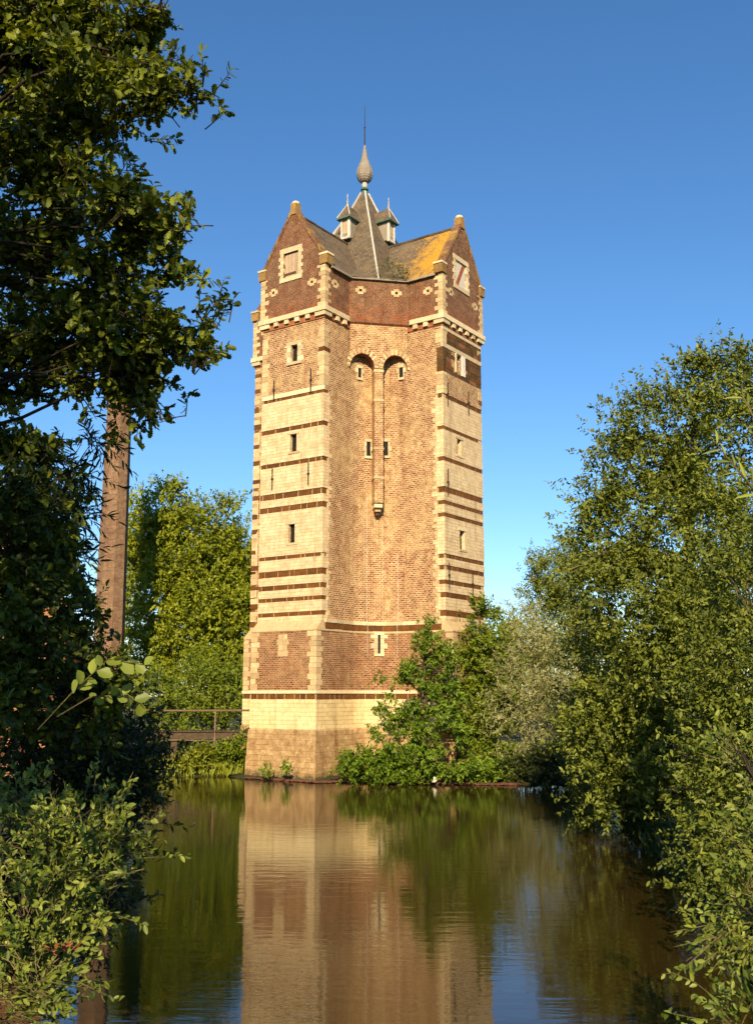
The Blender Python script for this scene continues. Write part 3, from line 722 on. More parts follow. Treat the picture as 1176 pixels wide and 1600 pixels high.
# ---- roofs
RZ = 27.62
def pyr_r(z): return np.interp(z, [24.34, 27.62, 28.9, 30.2, 31.25], [3.02, 1.62, 1.10, .52, .14])
EZ = Z_E + .03; EY = GH + .10; sl_ = (RZ - EZ) / EY
for k in range(4):
    xb = A + UO - .36; r0 = MB()
    for s in (-1, 1):
        mat = 'slate_lichen' if (k == 1 and s == -1) else 'slate'
        V = [(xb, 0, RZ), (1.3, 0, RZ), (1.3, s * EY, EZ), (xb, s * EY, EZ)]
        ns = 8; m = MB()
        for i in range(ns):                       # eight strips with a slight sag
            t0, t1 = i / ns, (i + 1) / ns
            sg = lambda t_: -.05 * math.sin(math.pi * t_)
            m.add([(xb, s * EY * t0, RZ + (EZ - RZ) * t0 + sg(t0)), (1.3, s * EY * t0, RZ + (EZ - RZ) * t0 + sg(t0)), (1.3, s * EY * t1, RZ + (EZ - RZ) * t1 + sg(t1)), (xb, s * EY * t1, RZ + (EZ - RZ) * t1 + sg(t1))],
                  [(0, 1, 2, 3) if s < 0 else (3, 2, 1, 0)])
        ro = m.rot(k).out('roof_slope', mat, tower)
        g = MB().box(DC - .05, xb, *sorted((s * (EY - .02), s * (EY + .08))), EZ - .07, EZ + .02).rot(k).out('gutter', 'lead', ro)
    n = 12
    for i in range(n):
        x0 = 1.6 + (xb - 1.6) * i / n; x1 = 1.6 + (xb - 1.6) * (i + 1) / n
        m = MB(); m.tube([(x0 + .01, 0, RZ - .02 + rnd.uniform(-.01, .01)), (x1 - .01, 0, RZ - .015 + rnd.uniform(-.01, .01))], [.10, .085], 8); m.rot(k).out('ridge_tile', 'slate', tower, uv=False)
    # corner facet between slope and spire
    vz = 25.6; yv = EY * (RZ - vz) / (RZ - EZ); xv = float(pyr_r(vz))
    Ax = DC + .12; B = (DM + .09, DM + .09, EZ); Va = (xv + .02, yv + .02, vz); Vb = (yv + .02, xv + .02, vz)
    m = MB(); m.add([(Ax, EY + .03, EZ), B, Va], [(0, 1, 2)]); m.add([B, (EY + .03, Ax, EZ), Vb], [(0, 1, 2)])
    m.rot(k).out('roof_valley', 'slate', tower)
    V = [diag(u, d, z) for z in (EZ - .07, EZ + .02) for u, d in ((-D1 - .02, .02), (D1 + .02, .02), (D1 + .02, .14), (-D1 - .02, .14))]
    MB().add(V, [(3, 2, 1, 0), (4, 5, 6, 7), (0, 1, 5, 4), (1, 2, 6, 5), (2, 3, 7, 6), (3, 0, 4, 7)]).rot(k).out('gutter', 'lead', tower)
m = MB(); zl = [24.34, 25.4, 26.5, 27.62, 28.3, 28.9, 29.6, 30.2, 30.8, 31.25]
for i in range(len(zl) - 1):
    ra_, rb_ = float(pyr_r(zl[i])), float(pyr_r(zl[i + 1])); za, zb = zl[i], zl[i + 1]
    for q in range(4):
        mm = MB().add([(ra_, -ra_, za), (ra_, ra_, za), (rb_, rb_, zb), (rb_, -rb_, zb)], [(0, 1, 2, 3)]).rot(q); m.add(mm.V, mm.F)
spire = m.out('spire_roof', 'slate', tower)
for q in range(4):
    MB().tube([(float(pyr_r(z)) + .01, float(pyr_r(z)) + .01, z + .01) for z in zl], [.055] * len(zl), 6).rot(q).out('hip_flashing', 'lead_white', spire, uv=False)
# lucarnes
for k in range(4):
    d = MB().box(.9, 1.78, -.27, .27, 27.95, 29.06).rot(k).out('lucarne', 'lead', tower)
    MB().add([(1.784, -.17, 28.18), (1.784, .17, 28.18), (1.784, .17, 28.98), (1.784, -.17, 28.98)], [(0, 1, 2, 3)]).rot(k).out('louvre', 'wood_shutter', d)
    for s in (-1, 1): MB().box(1.70, 1.83, *sorted((s * .19, s * .29)), 27.98, 29.05).rot(k).out('lucarne_post', 'white_paint', d)
    MB().box(1.70, 1.84, -.30, .30, 27.86, 27.98).rot(k).out('lucarne_sill', 'lead_white', d)
    rf = MB(); e = .43
    rf.add([(1.98, -e, 29.06), (1.98, e, 29.06), (.85, e, 29.06), (.85, -e, 29.06), (1.60, 0, 29.92), (.45, 0, 29.84)], [(0, 1, 4), (1, 2, 5, 4), (3, 0, 4, 5), (3, 2, 1, 0)])
    rr = rf.rot(k).out('lucarne_roof', 'slate', d)
    MB().box(.9, 2.0, -e - .02, e + .02, 28.985, 29.055).rot(k).out('eave_board', 'copper_green', d)
    for s in (-1, 1): MB().tube([(1.985, s * e, 29.08), (1.60, 0, 29.94)], [.028, .028], 5).rot(k).out('hip_flashing', 'lead_white', d, uv=False)
    MB().lathe([(.05, 29.86), (.05, 30.0), (.085, 30.05), (.03, 30.12), (.02, 30.34), (.035, 30.38), (.01, 30.55)], 8, (1.60, 0)).rot(k).out('lucarne_finial', 'lead_white', d, uv=False)
# neck, onion and rod
fn = MB().lathe([(.20, 31.1), (.14, 31.35), (.13, 31.42), (.22, 31.44), (.22, 31.54), (.12, 31.56), (.12, 31.86)], 10).out('finial_neck', 'copper_green', tower, uv=False)
MB().lathe([(.125, 31.58), (.145, 31.62), (.145, 31.84), (.125, 31.87)], 10).out('neck_sleeve', 'lead_white', fn, uv=False)
pr = [(.12, 31.86), (.26, 31.92), (.36, 32.02), (.36, 32.05), (.42, 32.14), (.42, 32.18), (.46, 32.27), (.46, 32.31), (.47, 32.42), (.44, 32.60), (.38, 32.80), (.30, 33.0), (.22, 33.22), (.165, 33.45), (.125, 33.7), (.075, 34.0), (.045, 34.15)]
MB().lathe(pr, 10).out('onion_finial', 'lead', tower, uv=False)
MB().lathe([(.035, 34.1), (.03, 35.2), (.05, 35.22), (.05, 35.27), (.02, 35.3), (.012, 36.6)], 6).out('finial_rod', 'iron', tower, uv=False)

# ------------------------------------------------------------------ vegetation
def rng_of(seed): return np.random.default_rng(seed)
def nrm(v): return v / np.maximum(np.linalg.norm(v, axis=-1, keepdims=True), 1e-9)
LEAF = {}
def leaf_shape(name, pts, fold=0.15, curl=0.1):
    """pts: half outline (x along the leaf, y half width); folded along the midrib"""
    up = [(x, y, fold * y - curl * x * x) for x, y in pts]; n = len(pts)
    V = [(0, 0, 0)] + up[0:] + [(1, 0, -curl)] + [(x, -y, z) for x, y, z in up]
    F = []
    # two n-gons, one each side of the midrib
    F.append(tuple([0] + [n + 1] + list(range(n, 0, -1))))
    F.append(tuple([0] + list(range(n + 2, 2 * n + 2)) + [n + 1]))
    F = [F[0][::-1] if False else F[0], F[1]]
    LEAF[name] = (np.array(V, np.float32), F)
leaf_shape('oak', [(.10, .05), (.22, .16), (.30, .10), (.42, .26), (.52, .16), (.66, .31), (.76, .20), (.88, .22)], .2, .15)
leaf_shape('oval', [(.18, .17), (.45, .25), (.75, .18)], .3, .18)
leaf_shape('round', [(.12, .18), (.35, .36), (.65, .37), (.90, .18)], .2, .15)
leaf_shape('narrow', [(.2, .07), (.5, .095), (.8, .05)], .3, .3)
leaf_shape('lance', [(.3, .13), (.65, .12)], .35, .2)
leaf_shape('leaflet', [(.3, .21), (.7, .20)], .3, .18)
leaf_shape('diamond', [(.45, .27)], .3, .15)
leaf_shape('blade', [(.3, .02), (.7, .016)], .3, .25)

def frames(ax, nr):
    x = nrm(ax); y = nrm(np.cross(nr, x)); z = np.cross(x, y); return np.stack([x, y, z], -1)
def leaf_mesh(name, shape, P, AX, NR, S, T, mat):
    V0, F0 = LEAF[shape]; N = len(P); nv = len(V0)
    M = frames(AX, NR) * S[:, None, None]
    V = np.einsum('nij,vj->nvi', M, V0) + P[:, None, :]
    me = bpy.data.meshes.new(name); me.vertices.add(N * nv); me.vertices.foreach_set('co', V.astype(np.float32).ravel())
    sizes = [len(f) for f in F0]; flat = np.array([i for f in F0 for i in f], np.int32); ll = len(flat)
    L = (flat[None, :] + (np.arange(N) * nv)[:, None]).astype(np.int32).ravel()
    me.loops.add(N * ll); me.loops.foreach_set('vertex_index', L)
    st = np.concatenate([[0], np.cumsum(sizes)[:-1]]); starts = (st[None, :] + (np.arange(N) * ll)[:, None]).astype(np.int32).ravel()
    me.polygons.add(N * len(sizes)); me.polygons.foreach_set('loop_start', starts)
    me.update(calc_edges=True)
    at_ = me.attributes.new('tint', 'FLOAT', 'POINT'); at_.data.foreach_set('value', np.repeat(T, nv).astype(np.float32))
    me.materials.append(MATS[mat]); return me
_single = {}
def single_leaf(shape, mat, q):
    key = (shape, mat, q)
    if key not in _single:
        _single[key] = leaf_mesh('leaf', shape, np.zeros((1, 3)), np.array([[1., 0, 0]]), np.array([[0, 0, 1.]]), np.ones(1), np.array([(q + .5) / 5]), mat)
    return _single[key]

def twigs_in(rng, blobs, n, out=.75, up=.25, rand=.5, shell=.35, clump=0.0, cn=12):
    """twig feet and directions spread through a crown made of ellipsoids (centre, radii, weight), gathered into sprays"""
    w = np.array([b[2] for b in blobs], float); w /= w.sum()
    k = n if not clump else max(6, n // cn)
    idx = rng.choice(len(blobs), k, p=w); d = nrm(rng.normal(size=(k, 3)))
    C = np.array([b[0] for b in blobs], float)[idx]; Rr = np.array([b[1] for b in blobs], float)[idx]
    rho = shell + (1 - shell) * rng.random(k) ** .6
    rho *= 1 + .12 * rng.normal(size=k) * (rng.random(k) < .35)
    P = C + d * Rr * rho[:, None]
    D = nrm(d * out + np.array([0, 0, up]) + rng.normal(size=(k, 3)) * rand)
    if clump:
        j = rng.choice(k, n, p=(lambda q: q / q.sum())(rng.random(k) ** 1.5 + .15)); cr = clump * (.5 + rng.random(k))
        off = rng.normal(size=(n, 3)) * (cr[j] * .55)[:, None] * np.array([1, 1, .7])
        along = D[j] * (rng.random(n) * cr[j] * 1.2)[:, None]
        P = P[j] + off + along - D[j] * (cr[j] * .5)[:, None]
        D = nrm(D[j] + off / np.maximum(cr[j], 1e-3)[:, None] * .5 + rng.normal(size=(n, 3)) * rand * .6)
        idx = idx[j]
    return P, D, idx
def foliage(rng, P, D, per, tl, ls, sunny=.25, droop=0.0, spread=.9, flat=.6, tip=True):
    n = len(P); N = n * per
    t = (np.tile(np.arange(per), n) + rng.random(N) * .6) / per
    Dn = np.repeat(D, per, 0); L = np.repeat(tl * (.6 + .8 * rng.random(n)), per)
    pos = np.repeat(P, per, 0) + Dn * (t * L)[:, None]; pos[:, 2] -= droop * (t * L) ** 2
    sd = nrm(np.cross(Dn, rng.normal(size=(N, 3))))
    ax = nrm(Dn * (1 - spread * .5) + sd * spread + np.array([0, 0, -droop * .6]) + rng.normal(size=(N, 3)) * .15)
    nr = nrm(np.array([0, 0, flat]) + rng.normal(size=(N, 3)) * .6 + np.array([sdir.x, sdir.y, sdir.z]) * sunny)
    S = ls * (.45 + .85 * rng.random(N))
    T = np.clip(np.repeat(rng.random(n), per) * .6 + rng.random(N) * .4 + rng.normal(size=N) * .08, 0, 1)
    return pos, ax, nr, S, T

def plant(name, label, cat, base, blobs, n, per, tl, ls, shape, mat, seed, group=None, trunk=None, limbs=0, bark='bark', shell=.35, up=.25, out=.75, rand=.5,
          droop=0.0, spread=.9, flat=.6, sunny=.25, singles=0, twig_mat=None, twig_r=0.0, zmin=.03, extra=None, limb_r=.05, crown_name='crown', near=None, tshift=0.0, clump=0.0, cn=12):
    rng = rng_of(seed); base = Vector(base)
    root = empty(name, base); tag(root, label, cat, group)
    P, D, idx = twigs_in(rng, blobs, n, out, up, rand, shell, clump, cn)
    if extra is not None:
        P = np.concatenate([P, extra[0]]); D = np.concatenate([D, extra[1]])
    k = P[:, 2] > zmin; P, D = P[k], D[k]
    pos, ax, nr, S, T = foliage(rng, P, D, per, tl, ls, sunny, droop, spread, flat)
    T = np.clip(T + tshift, 0, 1)
    k = pos[:, 2] > zmin; pos, ax, nr, S, T = pos[k], ax[k], nr[k], S[k], T[k]
    b = np.array(base)
    if singles:
        # the leaves that show largest in the picture become leaves of their own
        v = np.stack([pos[:, 0], pos[:, 1], pos[:, 2] - CAM_H], -1); dep = v[:, 1] * math.cos(PITCH) + v[:, 2] * math.sin(PITCH)
        px = 588 + 1600 * v[:, 0] / np.maximum(dep, .1); py = 800 - 1600 * (-v[:, 1] * math.sin(PITCH) + v[:, 2] * math.cos(PITCH)) / np.maximum(dep, .1)
        ok = (px > -5) & (px < 1181) & (py > -5) & (py < 1605) & (dep > .5)
        sc = np.where(ok, S / np.maximum(dep, .5) * (1 if near is None else 1), -1)
        order = np.argsort(-sc)[:singles]; order = order[sc[order] > 0]
        M = frames(ax[order], nr[order])
        for i, j in enumerate(order):
            me = single_leaf(shape, mat, int(min(4, T[j] * 5)))
            o = bpy.data.objects.new('leaf', me); COL.objects.link(o); o.parent = root
            m4 = Matrix([[*(M[i][r] * S[j]), pos[j][r] - b[r]] for r in range(3)] + [[0, 0, 0, 1]]); o.matrix_local = m4
        keep = np.ones(len(pos), bool); keep[order] = False
        pos, ax, nr, S, T = pos[keep], ax[keep], nr[keep], S[keep], T[keep]
    me = leaf_mesh(crown_name, shape, pos - b, ax, nr, S, T, mat)
    o = bpy.data.objects.new(crown_name, me); COL.objects.link(o); o.parent = root; o['kind'] = 'stuff'
    if twig_mat:
        m = MB()
        for q in range(len(P)):
            L = tl * .95; e = P[q] + D[q] * L; e2 = e.copy(); e2[2] -= droop * L * L; md = (P[q] + D[q] * L * .5); md[2] -= droop * L * L * .25
            st = P[q] - D[q] * L * .5
            m.tube([st - b, md - b, e2 - b], [twig_r * 1.3, twig_r, twig_r * .4], 3, False)
        o = m.out('twigs', twig_mat, root, uv=False); o['kind'] = 'stuff'
    if trunk:
        pts, rad = trunk; tp = [Vector(p) for p in pts]
        MB().tube([p - base for p in tp], rad, 9).out('trunk', bark, root, True, uv=False)
        if limbs:
            js = rng.choice(len(P), min(limbs, len(P)), replace=False)
            for j in js:
                e = Vector(P[j]); 
                # leave the trunk at the point a little below
                cands = [(abs((p.z + .25 * (Vector((p.x, p.y)) - Vector((e.x, e.y))).length) - e.z), i) for i, p in enumerate(tp)]
                i = min(cands)[1]; s0 = tp[i]; 
                md = s0.lerp(e, .5) + Vector(rng.normal(size=3) * .06 * (e - s0).length) + Vector((0, 0, .06 * (e - s0).length))
                q1 = s0.lerp(md, .5) + Vector(rng.normal(size=3) * .02 * (e - s0).length)
                r0 = min(rad[i] * .6, limb_r)
                MB().tube([p - base for p in (s0, q1, md, md.lerp(e, .55) + Vector(rng.normal(size=3) * .03 * (e - s0).length), e)], [r0, r0 * .8, r0 * .55, r0 * .35, r0 * .15], 6).out('branch', bark, root, True, uv=False)
    return root
def pb(px, py, Y, rx, ry=None, rd=None, w=None):
    """ellipsoid whose centre stands at depth Y at that picture place; radii given in picture units at that depth"""
    ry = ry or rx; k = Y / 1600.0; r = (rx * k, (rd if rd is not None else max(rx, ry) * k * .9), ry * k)
    return (at(px, py, Y), r, w if w is not None else (rx * ry) ** 1.15)
def gpt(x, y): return (x, y, float(ground_z(np.array([x]), np.array([y]))[0]))

# --- the oak overhanging from the left
oak_b = [pb(60, 50, 10.5, 150, 100), pb(170, 80, 10, 80, 70), pb(240, 150, 9.8, 48, 30), pb(300, 160, 9.8, 26, 22), pb(255, 110, 9.8, 24, 24), pb(325, 190, 9.8, 12, 10, None, 500), pb(225, 40, 10, 36, 34), pb(140, 165, 9.7, 85, 45), pb(180, 222, 9.8, 18, 20),
         pb(50, 290, 10.3, 100, 95), pb(130, 300, 10, 55, 50), pb(195, 350, 9.6, 60, 26), pb(275, 288, 9.6, 14, 14, None, 700), pb(250, 310, 9.6, 22, 16), pb(285, 355, 9.5, 44, 16), pb(335, 362, 9.4, 30, 8, None, 1000), pb(372, 358, 9.4, 18, 5, None, 700),
         pb(170, 420, 10, 75, 50), pb(50, 430, 10.8, 100, 70), pb(255, 420, 9.8, 34, 24), pb(110, 510, 10.2, 40, 50), pb(205, 520, 10, 75, 60), pb(312, 505, 9.6, 26, 18), pb(312, 565, 9.6, 16, 16), pb(290, 460, 9.7, 30, 24),
         pb(205, 595, 10, 60, 40), pb(270, 640, 9.8, 28, 12), pb(150, 600, 10.2, 50, 46), pb(175, 640, 10.2, 26, 20), pb(20, 550, 10.4, 44, 60), pb(50, 620, 10.4, 44, 14), pb(75, 685, 10.4, 40, 9), pb(5, 690, 10.4, 20, 30), pb(35, 640, 10.6, 50, 34), pb(30, 180, 10.8, 70, 60)]
ob0 = gpt(-6.2, 10.6)
tr_pts = [ob0, at(-250, 1000, 10.6), at(-210, 700, 10.6), at(-170, 450, 10.6), at(-120, 250, 10.6), at(-90, 60, 10.6), at(-80, -150, 10.6)]
plant('oak_tree', 'large dark oak with lobed leaves, boughs reaching in from the left edge', 'tree', ob0, oak_b, 3300, 11, .20, .105, 'oak', 'leaf_oak', 11, clump=.20, cn=12,
      trunk=(tr_pts, [.38, .32, .29, .26, .22, .18, .12]), limbs=60, limb_r=.032, singles=300, twig_mat='bark', twig_r=.006, shell=.25, up=.2, spread=1.0, flat=.8)
# unseen leaf mass added to the oak to shade the left bank
rq = rng_of(17); ovb = [((-4.8, 3.6, 10.2), (2.8, 2.3, 2.6), 3), ((-6.2, 6.5, 9.5), (2.2, 2.0, 2.8), 2), ((-6.4, 1.0, 12.0), (3.0, 2.5, 2.8), 2), ((-5.2, 4.6, 7.6), (1.9, 1.7, 1.8), 1.6), ((-4.6, 4.5, 6.2), (1.8, 1.7, 1.5), 1.4), ((-3.6, 3.0, 6.6), (1.3, 1.4, 1.2), 1)]
Pq, Dq, _ = twigs_in(rq, ovb, 2400, shell=.2); fq = foliage(rq, Pq, Dq, 9, .32, .17)
shade_crown = bpy.data.objects.new('crown', leaf_mesh('crown', 'diamond', fq[0] - np.array(ob0), *fq[1:], 'leaf_oak')); COL.objects.link(shade_crown); shade_crown.parent = bpy.data.objects['oak_tree']; shade_crown['kind'] = 'stuff'
oak2 = [pb(30, 820, 10.4, 50, 60), pb(60, 950, 10.6, 50, 60), pb(40, 720, 10.4, 40, 24), pb(5, 770, 9.6, 45, 35), pb(10, 860, 9.8, 60, 50), pb(55, 900, 10.2, 45, 60), pb(10, 960, 9.8, 60, 60), pb(70, 1000, 10.4, 45, 60), pb(20, 1080, 10, 70, 60), pb(90, 1110, 10.8, 60, 60), pb(115, 960, 11, 22, 40), pb(140, 1080, 11, 45, 50), pb(190, 1110, 11.5, 30, 40)]
o2 = gpt(-5.6, 10.4)
plant('young_oak', 'young oak with lobed leaves filling the left edge below the big oak', 'tree', o2, oak2, 1500, 10, .20, .095, 'oak', 'leaf_oak', 12,
      trunk=([o2, at(10, 1100, 10.4), at(25, 900, 10.4), at(15, 760, 10.2)], [.09, .075, .05, .02]), limbs=26, limb_r=.025, singles=200, twig_mat='bark', twig_r=.004, shell=.2, clump=.22, tshift=-.2)
# --- willow sprays hanging in front of the chimney
rw = rng_of(5); exP = []; exD = []
wb = gpt(-6.6, 13)
wil = [pb(90, 790, 13, 30, 30), pb(105, 740, 13, 35, 22), pb(60, 720, 13, 30, 22), pb(125, 800, 13, 18, 30), pb(105, 860, 13, 26, 26), pb(75, 840, 13, 30, 40), pb(120, 910, 13, 18, 20), pb(150, 690, 13, 28, 12)]
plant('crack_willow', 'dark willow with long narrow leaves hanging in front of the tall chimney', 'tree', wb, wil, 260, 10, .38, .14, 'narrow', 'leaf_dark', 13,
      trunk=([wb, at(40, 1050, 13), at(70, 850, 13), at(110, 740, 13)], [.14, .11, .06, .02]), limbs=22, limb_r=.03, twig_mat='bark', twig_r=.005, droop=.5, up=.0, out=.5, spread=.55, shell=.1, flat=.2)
# --- round leaved spray, quite near
ab = gpt(-2.6, 4.6)
rr_ = rng_of(6)
def spray(name, label, cat, pts_px, Y, n, ls, shape, mat, seed, bark='twig_green', r=.006, base=None, tl=None, side=1.0, group=None):
    rng = rng_of(seed); P = [at(x, y, Y + dy) for x, y, dy in pts_px]; base = Vector(base or P[0])
    root = empty(name, base); tag(root, label, cat, group)
    MB().tube([p - base for p in P], [r * (1 - .75 * i / (len(P) - 1)) for i in range(len(P))], 5).out('stem', bark, root, True, uv=False)
    seg = [(P[i + 1] - P[i]).length for i in range(len(P) - 1)]; tot = sum(seg)
    s0 = tl or 0.15
    for i in range(n):
        s = tot * (s0 + (1 - s0) * (i + .3 * rng.random()) / n); q = 0
        while q < len(seg) - 1 and s > seg[q]: s -= seg[q]; q += 1
        p = P[q].lerp(P[q + 1], min(1, s / seg[q])); d = (P[q + 1] - P[q]).normalized()
        sd = Vector((d.z, rng.normal() * .5, -d.x)).normalized() * (1 if i % 2 else -1) * side
        ax = (d * (.5 + .4 * rng.random()) + sd * .8 + Vector(rng.normal(size=3)) * .2).normalized()
        nr = Vector((rng.normal() * .4, -.7 + rng.normal() * .4, .7)).normalized()
        M = frames(np.array([ax]), np.array([nr]))[0]; sc = ls * (.7 + .5 * rng.random())
        o = bpy.data.objects.new('leaf', single_leaf(shape, mat, int(rng.integers(1, 5)))); COL.objects.link(o); o.parent = root
        o.matrix_local = Matrix([[*(M[a] * sc), (p - base)[a]] for a in range(3)] + [[0, 0, 0, 1]])
    return root

# --- sallow bushes over the water on the left
sb = gpt(-5.5, 11.8)
sal = [pb(60, 1390, 12, 110, 60), pb(150, 1385, 12.5, 60, 40), pb(40, 1470, 11.2, 100, 50), pb(60, 1440, 12.5, 120, 40), pb(60, 1180, 12, 110, 70), pb(170, 1170, 12.5, 70, 60), pb(200, 1240, 12.5, 55, 60), pb(110, 1260, 12, 110, 60), pb(225, 1190, 13, 30, 50), pb(240, 1280, 13, 30, 25), pb(180, 1330, 12.5, 40, 40)]
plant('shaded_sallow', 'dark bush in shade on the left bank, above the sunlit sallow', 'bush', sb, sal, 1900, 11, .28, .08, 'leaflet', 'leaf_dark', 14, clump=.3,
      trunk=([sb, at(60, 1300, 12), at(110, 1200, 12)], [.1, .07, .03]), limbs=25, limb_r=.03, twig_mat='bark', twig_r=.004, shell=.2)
sb2 = gpt(-5.4, 9.2)
sal2 = [pb(70, 1510, 8.4, 40, 24), pb(20, 1570, 8.2, 50, 24), pb(40, 1300, 9.3, 80, 45), pb(130, 1320, 9, 70, 45), pb(195, 1335, 8.8, 40, 28), pb(60, 1400, 8.8, 90, 50), pb(140, 1390, 9.0, 55, 40), pb(60, 1470, 8.6, 75, 45), pb(30, 1530, 8.4, 50, 40), pb(110, 1440, 8.8, 40, 30), pb(15, 1240, 9.4, 35, 30)]
plant('sunlit_sallow', 'sunlit green bush leaning over the water at the lower left corner', 'bush', sb2, sal2, 640, 11, .24, .066, 'oval', 'leaf_sallow', 15, clump=.20, cn=8, flat=.35, sunny=.4,
      trunk=([sb2, at(20, 1480, 9.2), at(50, 1380, 9.1), at(90, 1310, 9)], [.09, .07, .05, .02]), limbs=40, limb_r=.025, singles=300, twig_mat='twig_green', twig_r=.0035, shell=.15, up=.35, out=.9, rand=.35, spread=.75)
spray('alder_spray', 'near spray of round green leaves on the left, beside the footbridge', 'branch', [(60, 1140, .2), (120, 1075, .1), (170, 1030, 0), (235, 1040, 0)], 5.4, 13, .078, 'round', 'leaf_sallow', 21, tl=.35)
spray('lower_alder_spray', 'near spray of round leaves hanging just under the other round leaved spray', 'branch', [(90, 1120, .2), (140, 1090, .1), (200, 1085, 0), (225, 1105, 0)], 5.6, 10, .07, 'round', 'leaf_sallow', 22, tl=.4)
spray('red_leaf_spray', 'small twig of reddish leaves over the water on the left', 'branch', [(70, 1490, .1), (95, 1480, 0), (125, 1478, 0)], 8.4, 9, .07, 'oval', 'leaf_red', 23, tl=.2)

# --- right side: big willows
def tall(name, label, base, blobs, n, per, tl, ls, shape, mat, seed, tr, group=None, **kw):
    kw.setdefault('limbs', 40); kw.setdefault('limb_r', .07); kw.setdefault('shell', .45)
    return plant(name, label, 'tree', base, blobs, n, per, tl, ls, shape, mat, seed, group=group, trunk=tr, bark='bark_pale', **kw)
g1 = gpt(11.0, 29)
wr1 = [pb(1165, 600, 28, 40, 50), pb(990, 690, 28, 38, 40), pb(950, 770, 28, 34, 36), pb(935, 845, 28, 30, 46), pb(1120, 690, 28, 110, 110), pb(1030, 680, 28, 70, 75), pb(1085, 605, 28, 30, 45), pb(1045, 620, 28, 30, 30), pb(1130, 570, 28, 30, 30), pb(985, 740, 28, 55, 60), pb(955, 690, 28, 24, 12), pb(950, 780, 28, 32, 30), pb(980, 840, 28, 70, 60),
       pb(1100, 850, 27, 120, 100), pb(930, 900, 28, 45, 60), pb(1000, 950, 27, 100, 90), pb(1120, 1000, 26, 110, 110), pb(960, 1060, 28, 75, 80), pb(1050, 1080, 27, 90, 80), pb(945, 1160, 28, 55, 70), pb(1040, 1190, 28, 90, 55), pb(960, 1235, 29, 55, 30), pb(1050, 1245, 29, 70, 28)]
tall('goat_willow', 'broad tall willow filling the right edge of the picture', g1, wr1, 9800, 11, .45, .13, 'leaflet', 'leaf_willow', 31,
     ([g1, at(1070, 1100, 29), at(1075, 900, 28.6), at(1080, 750, 28.2), at(1085, 620, 28)], [.28, .2, .15, .1, .03]), limbs=60, up=.4, sunny=.35, clump=.5, cn=14, tshift=.08)
g2 = gpt(10.6, 53)
wr2 = [pb(880, 905, 53, 38, 45), pb(850, 890, 53, 18, 22), pb(920, 870, 53, 35, 35), pb(890, 980, 53, 45, 60), pb(850, 930, 54, 30, 30), pb(920, 1050, 53, 45, 80), pb(900, 1140, 53, 40, 60)]
tall('feathery_willow', 'feathery yellow green willow rising behind the silvery grey willow', g2, wr2, 2600, 11, .6, .19, 'lance', 'leaf_willow', 32, ([g2, at(905, 1000, 53), at(890, 880, 53)], [.16, .1, .03]), limbs=26, up=.4, tshift=.25, clump=.5)
g3 = gpt(9.0, 48.2)
wr3 = [pb(835, 990, 48, 45, 35), pb(825, 1045, 47.5, 50, 55), pb(865, 1040, 48, 35, 50), pb(810, 1105, 47, 42, 50), pb(860, 1115, 47.5, 40, 50), pb(815, 1165, 46.8, 36, 38), pb(850, 1180, 47, 35, 25), pb(820, 945, 49, 20, 20)]
tall('grey_willow', 'silvery grey willow bush just right of the saplings by the tower', g3, wr3, 2300, 11, .7, .15, 'lance', 'leaf_grey', 33, ([g3, at(835, 1100, 48), at(835, 1000, 48)], [.14, .1, .04]), limbs=26, up=.5, clump=.5, tshift=.15)
g5 = gpt(9.6, 31.5)
wr5 = [pb(930, 1130, 31, 50, 70), pb(985, 1150, 31, 60, 80), pb(1060, 1150, 31, 70, 80), pb(1130, 1150, 31, 60, 80), pb(935, 1220, 31, 42, 50), pb(1000, 1240, 31, 60, 42), pb(1070, 1240, 31, 60, 42), pb(1140, 1240, 31, 60, 50), pb(930, 1262, 31.5, 26, 16), pb(1040, 1270, 31.5, 60, 16), pb(960, 1270, 31, 40, 10), pb(1010, 1280, 30, 40, 9), pb(1060, 1288, 28.5, 40, 9), pb(960, 1040, 32, 50, 60), pb(900, 1070, 33, 30, 60)]
tall('bank_sallow', 'dark sallow thicket at the waterline under the tall right willow', g5, wr5, 4200, 11, .5, .135, 'lance', 'leaf_willow', 36, ([g5, at(1030, 1150, 31.5), at(1035, 1060, 31.5)], [.16, .1, .04]), limbs=40, up=.3, tshift=-.15, clump=.45)
g6 = gpt(8.4, 18)
wr6 = [pb(1150, 920, 19, 50, 80), pb(1165, 1040, 18.5, 60, 80), pb(1130, 1120, 18.5, 50, 50), pb(1160, 1200, 18, 60, 60), pb(1100, 1200, 18.5, 35, 40), pb(1120, 1290, 18, 45, 30), pb(1170, 1290, 18, 60, 60), pb(1180, 1400, 16.5, 70, 60), pb(1090, 1300, 19.5, 40, 26), pb(1120, 1350, 17.5, 50, 26), pb(1060, 1290, 22, 30, 18), pb(1150, 1420, 15.5, 50, 40)]
tall('edge_willow', 'mid distance willow at the right edge, in front of the tall willow', g6, wr6, 2300, 11, .42, .105, 'leaflet', 'leaf_willow', 37, ([g6, at(1190, 1200, 18.3), at(1180, 1000, 18.6)], [.13, .09, .03]), limbs=40, limb_r=.04, up=.35, clump=.35)
g7 = gpt(9.4, 45.2)
plant('shaded_thicket', 'dark thicket at the waterline below the grey willow', 'bush', g7, [pb(800, 1200, 45.4, 24, 18), pb(845, 1195, 45.2, 30, 22), pb(885, 1190, 44.5, 30, 26), pb(915, 1200, 42, 24, 26), pb(870, 1212, 44, 40, 10)], 700, 10, .4, .15, 'oval', 'leaf_dark', 38, trunk=([g7, at(850, 1195, 45.4)], [.06, .03]), limbs=10, limb_r=.025, shell=.2, tshift=.2)
